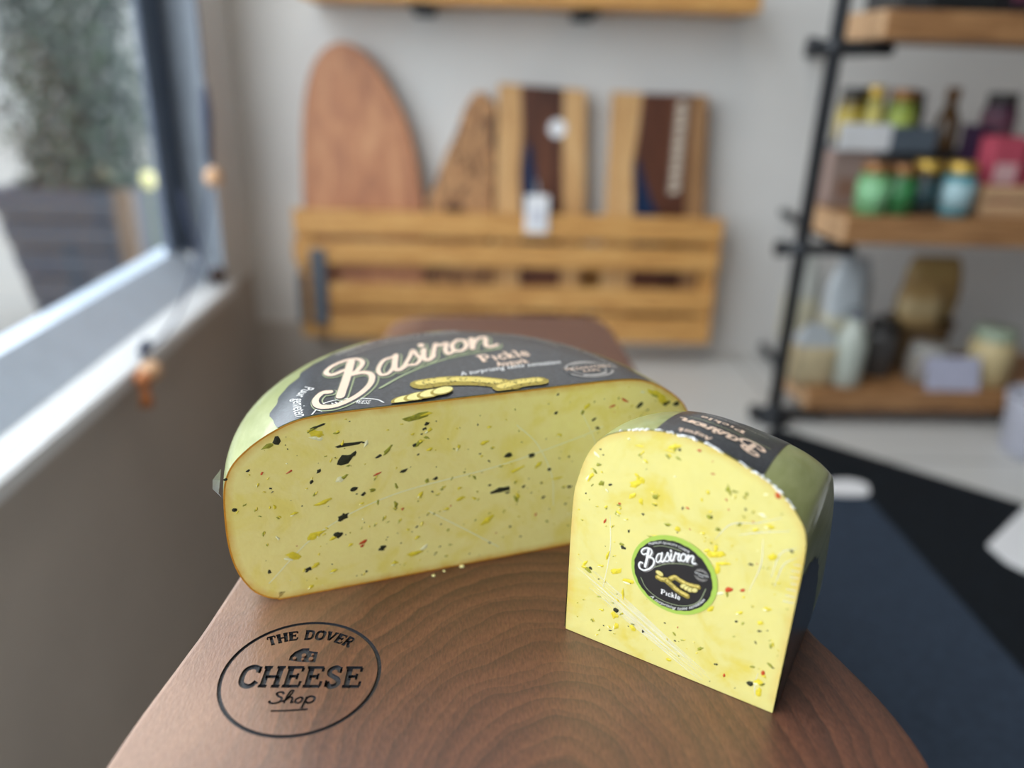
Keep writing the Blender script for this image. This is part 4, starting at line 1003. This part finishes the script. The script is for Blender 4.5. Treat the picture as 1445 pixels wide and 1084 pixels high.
b = MB(); b.lathe([(0, 0), (.021, 0), (.022, .004), (.022, .05), (.016, .066), (.010, .078), (.010, .094), (0, .094)], (.872, 1.52, .5002)); b.build('body', [cm('brown_glass', 104, 74, 40, .15)], bt, True)
b = MB(); b.lathe([(0, .09), (.0125, .09), (.0125, .112), (0, .112)], (.872, 1.52, .5002)); b.build('cap', [cm('brown_cap', 124, 82, 36, .4)], bt, True)
ct = empty('crate', (.99, 1.44, MS), 'small open wooden crate at the right end of the middle shelf', 'crate')
for z0 in (.401, .430):
    b = MB(); b.box((.885, 1.12), (1.372, 1.380), (z0, z0+.024), 0, .002); b.build('board', [M['shelfend']], ct)
for x in (.885, 1.112):
    b = MB(); b.box((x, x+.008), (1.380, 1.50), (.401, .454), 0, .002); b.build('end', [M['shelfend']], ct)
b = MB(); b.box((.893, 1.112), (1.380, 1.50), (.401, .408), 0, .002); b.build('bottom', [M['shelfend']], ct)
def pouch(name, x, y, z, w_, d_, h, mats, label, cat, gp=None, pinch=.45, lean=0, band=None, neck=None, seed=1):
    """soft bag: rounded-box body that pinches to a seam at the top"""
    rq = random.Random(seed); b = MB(); n = 20; prof = []
    L = 12
    vs = []; fs = []
    for j in range(L+1):
        tt = j/L
        kx = (1-.12*(1-min(1, tt*5))) * (1 if tt < .72 else 1-(1-pinch)*((tt-.72)/.28))
        ky = (1-.1*(1-min(1, tt*5))) * (1 if tt < .55 else max(.10, 1-((tt-.55)/.45)*.95))
        for k in range(n):
            a = 2*pi*k/n; c_, s_ = cos(a), sin(a)
            ex = abs(c_)**.6*(1 if c_ > 0 else -1); ey = abs(s_)**.6*(1 if s_ > 0 else -1)
            q = 1+rq.uniform(-.05, .05)
            vs.append((x+ex*w_/2*kx*q+lean*h*tt, y+ey*d_/2*ky*q, z+h*tt))
    for j in range(L):
        for k in range(n): fs.append([j*n+k, j*n+(k+1) % n, (j+1)*n+(k+1) % n, (j+1)*n+k])
    fs += [list(range(n))[::-1], [L*n+k for k in range(n)]]
    fm = []
    for f in fs:
        jj = f[0]//n
        fm.append(1 if band and band[0] <= jj < band[1] else 0)
    return vs, fs, fm
def bag(name, x, y, z, w_, d_, h, mats, label, gp=None, **kw):
    vs, fs, fm = pouch(name, x, y, z, w_, d_, h, mats, label, 'bag', **kw)
    return tag(mk(name, vs, fs, mats, fm, None, True, (x, y, z)), label, 'bag', gp)
block('snack_box', (.895, .955), (1.395, 1.44), (.4085, .535), [cm('pink_box', 206, 84, 104, .5), cm('pink_print', 236, 190, 190, .5)], 'pink box standing in the wooden crate, nearest its left end', 'box', 'boxes in the wooden crate', .003, ((.905, .945), (1.3942, 1.3955), (.455, .49)))
block('snack_box', (.962, 1.03), (1.395, 1.44), (.4085, .520), [cm('dark_red_box', 150, 44, 64, .5), cm('dark_red_print', 214, 150, 130, .5)], 'dark red box in the crate, right of the pink one', 'box', 'boxes in the wooden crate', .003, ((.972, 1.02), (1.3942, 1.3955), (.45, .48)))
block('snack_box', (.885, .925), (1.452, 1.490), (.4085, .550), [cm('purple_box', 60, 34, 66, .5), cm('purple_print', 90, 60, 90, .5)], 'dark purple box behind the pink one', 'box', 'boxes in the wooden crate')
jar(.975, 1.53, .5002, .030, .105, cm('plum_jar', 96, 62, 82, .2), cm('plum_label', 126, 78, 96), darklid, 'plum coloured jar high behind the wooden crate', None)
block('carton', (.945, 1.06), (1.505, 1.58), (MS, .500), [cm('navy_carton', 34, 34, 46, .6), cm('navy_print', 50, 50, 64, .6)], 'navy carton behind the wooden crate', 'box')
# top shelf: dark boxes cut by the frame
for i, (xa, xb, col_, lb) in enumerate(((.665, .72, (60, 62, 64), 'grey black box at the left end of the top shelf'), (.726, .83, (26, 28, 30), 'black box on the top shelf beside the grey one'), (.836, .95, (30, 24, 30), 'black and pink box on the top shelf at the right'))):
    block('box', (xa, xb), (1.37, 1.50), (.7265, .84), [cm('top_box', *col_, .5), cm('top_box_print', *( (120, 60, 84) if i == 2 else tuple(c+14 for c in col_)), .5)], lb, 'box', 'dark boxes on the top shelf', .003, ((xa+.01, xb-.01), (1.3688, 1.3705), (.745, .80)))
# bottom shelf
BS = .0725
clear = cm('clear_film_bag', 206, 212, 216, .2); biscuit = cm('biscuit_fill', 226, 206, 164, .5); cream = cm('cream_fill', 222, 216, 190, .4); tan = cm('tan_fill', 178, 144, 92, .5)
bag('biscuit_bag', .640, 1.400, BS, .085, .07, .115, [clear, biscuit], 'clear bag of cream biscuits at the left end of the bottom shelf', 'bags on the bottom shelf', band=(0, 8), seed=2)
bag('pasta_bag', .712, 1.455, BS, .075, .06, .240, [clear, cream], 'tall clear bag of pale pasta with tied top', 'bags on the bottom shelf', pinch=.35, band=(0, 6), seed=3, lean=-.02)
bag('sweet_bag', .662, 1.545, BS, .070, .06, .225, [cm('white_bag', 214, 214, 206, .3), cream], 'tall off-white bag behind the biscuit bag', 'bags on the bottom shelf', pinch=.5, band=(2, 7), seed=4)
bag('pasta_bag', .750, 1.53, BS, .060, .05, .215, [clear, cm('grey_fill', 150, 146, 140, .5)], 'grey clear bag behind the tall pasta bag', 'bags on the bottom shelf', pinch=.4, band=(0, 5), seed=5, lean=.1)
mb_ = empty('milk_bottle', (.706, 1.385, BS), 'milky white glass bottle at the front of the bottom shelf', 'bottle')
b = MB(); b.lathe([(0, 0), (.026, 0), (.029, .004), (.029, .085), (.022, .108), (.014, .122), (.014, .135), (0, .135)], (.706, 1.385, BS)); b.build('body', [cm('milky_glass', 206, 212, 200, .12)], mb_, True)
b = MB(); b.lathe([(0, .133), (.017, .133), (.017, .146), (0, .146)], (.706, 1.385, BS)); b.build('cap', [cm('grey_cap', 120, 126, 134, .4)], mb_, True)
jar(.792, 1.44, BS, .030, .115, cm('smoke_jar', 84, 80, 78, .2), None, darklid, 'smoky dark jar on the bottom shelf beside the tan pouches', None)
bs = empty('basket', (.895, 1.50, BS), 'brown basket under the tan pouches', 'basket')
b = MB(); b.lathe([(0, 0), (.055, 0), (.066, .09), (.07, .092), (.07, .098), (.060, .098), (.050, .01), (0, .01)], (.895, 1.50, BS), 0, 28, .8); b.build('bowl', [wood('basket_weave', [srgb(72, 52, 30), srgb(126, 96, 58)], (60, 60, 160), .7)], bs)
bag('pouch', .862, 1.462, BS+.0985, .085, .05, .085, [tan, cm('tan_label', 196, 170, 124, .5)], 'tan pouch lying low in front of the basket top', 'tan pouches on the basket', pinch=.8, band=(3, 8), seed=6)
bag('pouch', .915, 1.520, BS+.0985, .110, .06, .125, [cm('gold_pouch', 186, 154, 96, .5), cm('gold_pouch_label', 176, 140, 84, .5)], 'larger golden pouch standing behind the tan pouch', 'tan pouches on the basket', pinch=.85, band=(3, 8), seed=7)
def card(x, z, w_, h, y, label, m):
    b = MB(); vs = [(x-w_/2, y, z), (x+w_/2, y, z), (x+w_/2, y+.018, z+h), (x-w_/2, y+.018, z+h)]
    vs += [(x+sx*w_/2, y+.045, z) for sx in (-1, 1)]
    b.add(vs[:4]+[(p[0], p[1]+.0015, p[2]) for p in vs[:4]], [[0, 1, 2, 3], [7, 6, 5, 4], [0, 4, 5, 1], [1, 5, 6, 2], [2, 6, 7, 3], [3, 7, 4, 0]], 0)
    b.add([(x-w_/2, y+.019, z+h-.001), (x+w_/2, y+.019, z+h-.001), (x+w_/2, y+.042, z), (x-w_/2, y+.042, z), (x-w_/2, y+.0205, z+h-.001), (x+w_/2, y+.0205, z+h-.001), (x+w_/2, y+.0435, z), (x-w_/2, y+.0435, z)], [[0, 1, 2, 3], [7, 6, 5, 4], [0, 4, 5, 1], [1, 5, 6, 2], [2, 6, 7, 3], [3, 7, 4, 0]], 0)
    return tag(b.build('price_card', [m], None, False, (x, y, z)), label, 'sign')
card(.903, BS, .105, .062, 1.352, 'folded lavender white price card at the front of the bottom shelf', cm('lavender_card', 206, 206, 228, .6))
jar(.880, 1.415, BS, .040, .072, cm('clear_tub', 168, 160, 150, .25), None, cm('clear_lid', 190, 186, 180, .3), 'squat clear tub behind the lavender price card', None, 'tub')
tb = jar(1.000, 1.41, BS, .042, .11, cm('cream_tub', 222, 200, 150, .4), None, cm('sage_lid', 176, 190, 164, .4), 'cream tub with sage green lid at the right of the bottom shelf', None, 'tub')
b = MB(); b.lathe([(0, 0), (.055, 0), (.062, .004), (.070, .10), (.072, .102), (.072, .108), (.066, .108), (.058, .01), (0, .01)], (1.012, 1.235, 0), 0, 32)
tag(b.build('bucket', [cm('white_bucket', 214, 214, 228, .4)], None, True, (1.012, 1.235, 0)), 'white bucket on the floor in front of the shelving', 'bucket')

# ------------------------------------------------------------------ floor mat split into lit and shaded sheets, white pieces
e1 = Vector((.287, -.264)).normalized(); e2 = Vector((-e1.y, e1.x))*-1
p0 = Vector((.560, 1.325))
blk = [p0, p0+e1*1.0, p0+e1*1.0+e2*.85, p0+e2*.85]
b = MB(); b.prism([tuple(p) for p in blk][::-1], 'z', .0005, .006, 0, .002)  # part of the mat in shade, the shade put into its black colour
tag(b.build('floor_mat', [M['mat_shaded']], None, False, (blk[0].x, blk[0].y, 0)), 'shaded part of the floor mat as a black sheet, reaching toward the shelving', 'mat')
b = MB(); b.box((.14, .613), (-.3, 1.055), (.0065, .011), 0, .002)  # patch of window light on the mat, laid as a separate lighter sheet
tag(b.build('floor_mat', [M['mat_lit']], None, False, (.376, .4, .0065)), 'window-lit part of the floor mat, added as a blue grey sheet over the black one', 'mat')
def sheet(pts, z, label, name='paper_sheet'):
    b = MB(); q = crom([Vector(p) for p in pts], 4, True); b.prism([(p.x, p.y) for p in q], 'z', z, z+.002, 0, 0)
    return tag(b.build(name, [M['paper']], None, False, (pts[0][0], pts[0][1], z)), label, 'paper')
sheet([(.545, 1.07), (.548, 1.098), (.60, 1.115), (.628, 1.105), (.630, 1.085), (.610, 1.062)], .0065, 'small white paper sheet on the mat behind the wrapped cheese')
b = MB(); b.prism([(.728, .925), (.870, 1.045), (.985, .95), (.755, .860), (.742, .862), (.730, .885)], 'z', .0065, .0085, 0, 0)
tag(b.build('paper_sheet', [M['paper']], None, False, (.73, .9, .0065)), 'large white paper sheet on the black mat at the right frame edge', 'paper')

# ------------------------------------------------------------------ bead garland by the window
gd = empty('bead_garland', (-.505, 1.3, .2), 'navy cord garland with wooden beads draped over the window sill', 'garland')
b = MB()
pts = [(-.512, 1.545, 2.2), (-.512, 1.545, .9), (-.512, 1.540, .56), (-.512, 1.525, .46), (-.512, 1.515, .416), (-.512, 1.49, .37), (-.512, 1.40, .29), (-.512, 1.30, .228), (-.506, 1.2, .211), (-.503, 1.115, .209), (-.496, 1.09, .195), (-.493, 1.078, .16)]
b.tube([tuple(p) for p in crom([Vector(p) for p in pts], 5)], .0022, 0, 8); b.build('cord', [M['cord']], gd, True)
b = MB(); b.tube([(-.512, 1.543, .575), (-.512, 1.538, .53), (-.512, 1.522, .44)], [.005, .009, .006], 0, 10); b.build('knot', [M['cord']], gd, True)
b = MB(); b.ball((-.505, 1.515, .416), (.017, .017, .019), 0, 3); b.build('bead', [M['bead']], gd, True)
b = MB(); b.ball((-.488, 1.092, .190), (.017, .019, .016), 0, 3); b.build('bead', [M['bead']], gd, True)
b = MB(); b.ball((-.490, 1.070, .186), (.013, .013, .012), 0, 3); b.tube([(-.490, 1.068, .178), (-.488, 1.064, .158), (-.487, 1.062, .146)], [.006, .009, .010], 0, 10); b.build('tassel', [M['bead_orange']], gd, True)
b = MB(); b.tube([(-.506, 1.135, .218), (-.505, 1.108, .214)], [.008, .006], 0, 10); b.build('knot', [M['cord']], gd, True)
b = MB(); b.tube([(-.53, 1.50, .212), (-.53, 1.45, .30), (-.535, 1.42, .40)], .003, 0, 8); b.build('loose_end', [M['cord']], gd, True)
b = MB(); b.ball((-.523, 1.530, .224), (.016, .018, .018), 0, 3)
tag(b.build('wooden_knob', [M['brown_knob']], None, True, (-.523, 1.530, .206)), 'small dark brown knob in the window sill corner', 'knob')

# ------------------------------------------------------------------ outside the window
GZ = -.12
pav = mat('pale_paving', srgb(112, 110, 106), .8, var=.06, vscale=3)
struct('ground', (-14, -.64), (-6, 14), (GZ-.1, GZ), pav)
fac = mat('pale_render', srgb(140, 142, 140), .8, var=.05, vscale=1)
bd = empty('building', (-7, 9, GZ), 'pale rendered building across the street behind the shrub', 'building')
b = MB(); b.box((-13, -3.0), (9.0, 10.5), (GZ, 1.55), 0, 0); b.build('wall', [fac], bd)
b = MB(); b.box((-13, -3.0), (9.2, 10.5), (1.55, 3), 0, 0); b.build('upper_wall', [mat('lilac_render', srgb(104, 102, 118), .8, var=.05, vscale=1)], bd)
b = MB(); b.box((-13, -2.95), (8.9, 10.5), (1.5, 1.6), 0, .01); b.build('ledge', [fac], bd)
pw = wood('dark_stained_slats', [srgb(38, 42, 54), srgb(52, 56, 66), srgb(66, 64, 66)], (3, 3, 20), .7)
pl = empty('planter_box', (-1.11, 2.28, GZ), 'dark slatted planter box outside the window', 'planter')
PYF = 2.15
zt = .285
def px_(z): k = (z-GZ)/(zt-GZ); return (-1.235-.085*k, -.965-.0*k)
for i in range(5):
    za = GZ+.01+i*.080; zb = za+.072
    (l0, r0), (l1, r1) = px_(za), px_(zb)
    b = MB(); b.prism([(l0, za), (r0, za), (r1, zb), (l1, zb)], 'y', PYF, PYF+.02, 0, .003); b.build('slat', [pw], pl)
    b = MB(); b.prism([(l0, za), (r0, za), (r1, zb), (l1, zb)], 'y', PYF+.30, PYF+.32, 0, .003); b.build('slat', [pw], pl)
b = MB(); b.prism([(-1.235, GZ), (-1.20, GZ), (-1.28, zt), (-1.32, zt)], 'y', PYF+.02, PYF+.30, 0, 0); b.build('side_panel', [pw], pl)
b = MB(); b.box((-1.0, -.965), (PYF+.02, PYF+.30), (GZ, zt), 0, .002); b.build('side_panel', [pw], pl)
b = MB(); b.box((-.985, -.940), (PYF-.012, PYF+.02), (GZ, zt+.005), 0, .003); b.build('corner_post', [wood('brown_post', [srgb(80, 62, 48), srgb(104, 84, 66)], (20, 20, 3), .7)], pl)['label'] = 'brown corner post'
b = MB(); b.box((-1.29, -1.0), (PYF+.02, PYF+.30), (zt-.05, zt-.02), 0, 0); b.build('soil', [mat('soil', srgb(62, 52, 44), .9, var=.3)], pl)
sb = empty('shrub', (-1.10, 2.31, zt-.02), 'dense green evergreen shrub growing in the dark planter', 'shrub')
b = MB(); rl = random.Random(21)
for i in range(5200):
    z = rl.uniform(.0, 1.0); 
    wz = .17+.02*sin(9*z)+(.03 if z > .35 else 0); 
    a = rl.uniform(0, 2*pi); rr = wz*sqrt(rl.uniform(.25, 1))*(1+.12*sin(5*a+12*z))
    c = Vector((-1.115+rr*cos(a)*1.0, 2.31+rr*sin(a)*.9, zt+z*.75))
    nrm = Vector((cos(a)+rl.uniform(-.6, .6), sin(a)+rl.uniform(-.6, .6), rl.uniform(-.2, .9))).normalized()
    t1 = nrm.orthogonal().normalized(); t1.rotate(Matrix.Rotation(rl.uniform(0, 2*pi), 3, nrm)); t2 = nrm.cross(t1)
    s = rl.uniform(.010, .020)
    b.add([c-t1*s, c-t2*s*.45, c+t1*s, c+t2*s*.45], [[0, 1, 2, 3]], 0 if rl.random() < .6 else (1 if rl.random() < .7 else 2))
b.build('foliage', [mat('leaf_dark', srgb(20, 36, 30), .6, var=.2), mat('leaf_mid', srgb(34, 56, 38), .6, var=.2), mat('leaf_light', srgb(62, 78, 60), .5, var=.2)], sb)
b = MB(); b.tube([(-1.11, 2.31, zt-.03), (-1.115, 2.31, zt+.35), (-1.11, 2.31, zt+.7)], [.018, .013, .006], 0, 8); b.build('stem', [mat('bark', srgb(70, 58, 48), .9)], sb)
fl = empty('flower', (-.895, 2.16, GZ), 'small pale yellow flower head beside the planter', 'flower')
b = MB(); b.ball((-.893, 2.16, .317), (.018, .018, .024), 0, 3, .06); b.build('head', [mat('pale_yellow_petals', srgb(206, 200, 140), .6)], fl, True)
b = MB(); b.tube([(-.895, 2.16, GZ), (-.893, 2.16, .30)], .004, 0, 8); b.build('stem', [mat('flower_stem', srgb(86, 104, 70), .6)], fl, True)

# ------------------------------------------------------------------ light
wd_ = bpy.data.worlds.new('daylight'); bpy.context.scene.world = wd_; wd_.use_nodes = True
bg = wd_.node_tree.nodes['Background']; bg.inputs[0].default_value = (.86, .93, 1, 1); bg.inputs[1].default_value = 3.35
def area(name, loc, rot, sx, sy, power, col=(1, 1, 1), portal=False):
    l = bpy.data.lights.new(name, 'AREA'); l.shape = 'RECTANGLE'; l.size = sx; l.size_y = sy; l.energy = power; l.color = col
    o = bpy.data.objects.new(name, l); C.objects.link(o); o.location = loc; o.rotation_euler = rot
    if portal: l.cycles.is_portal = True
    return o
area('window_portal', (-.66, 0, 1.25), (0, radians(-90), 0), 2.0, 3.1, 1, portal=True)
area('fill_lamp', (-.05, .5, 2.55), (0, 0, 0), .5, 1.2, 7, (1, .95, .88))  # unseen lamp added under the ceiling as fill light
vs_ = bpy.context.scene.view_settings
vs_.view_transform = 'Standard'; vs_.look = 'None'; vs_.exposure = .53; vs_.gamma = 1
vs_.use_curve_mapping = False
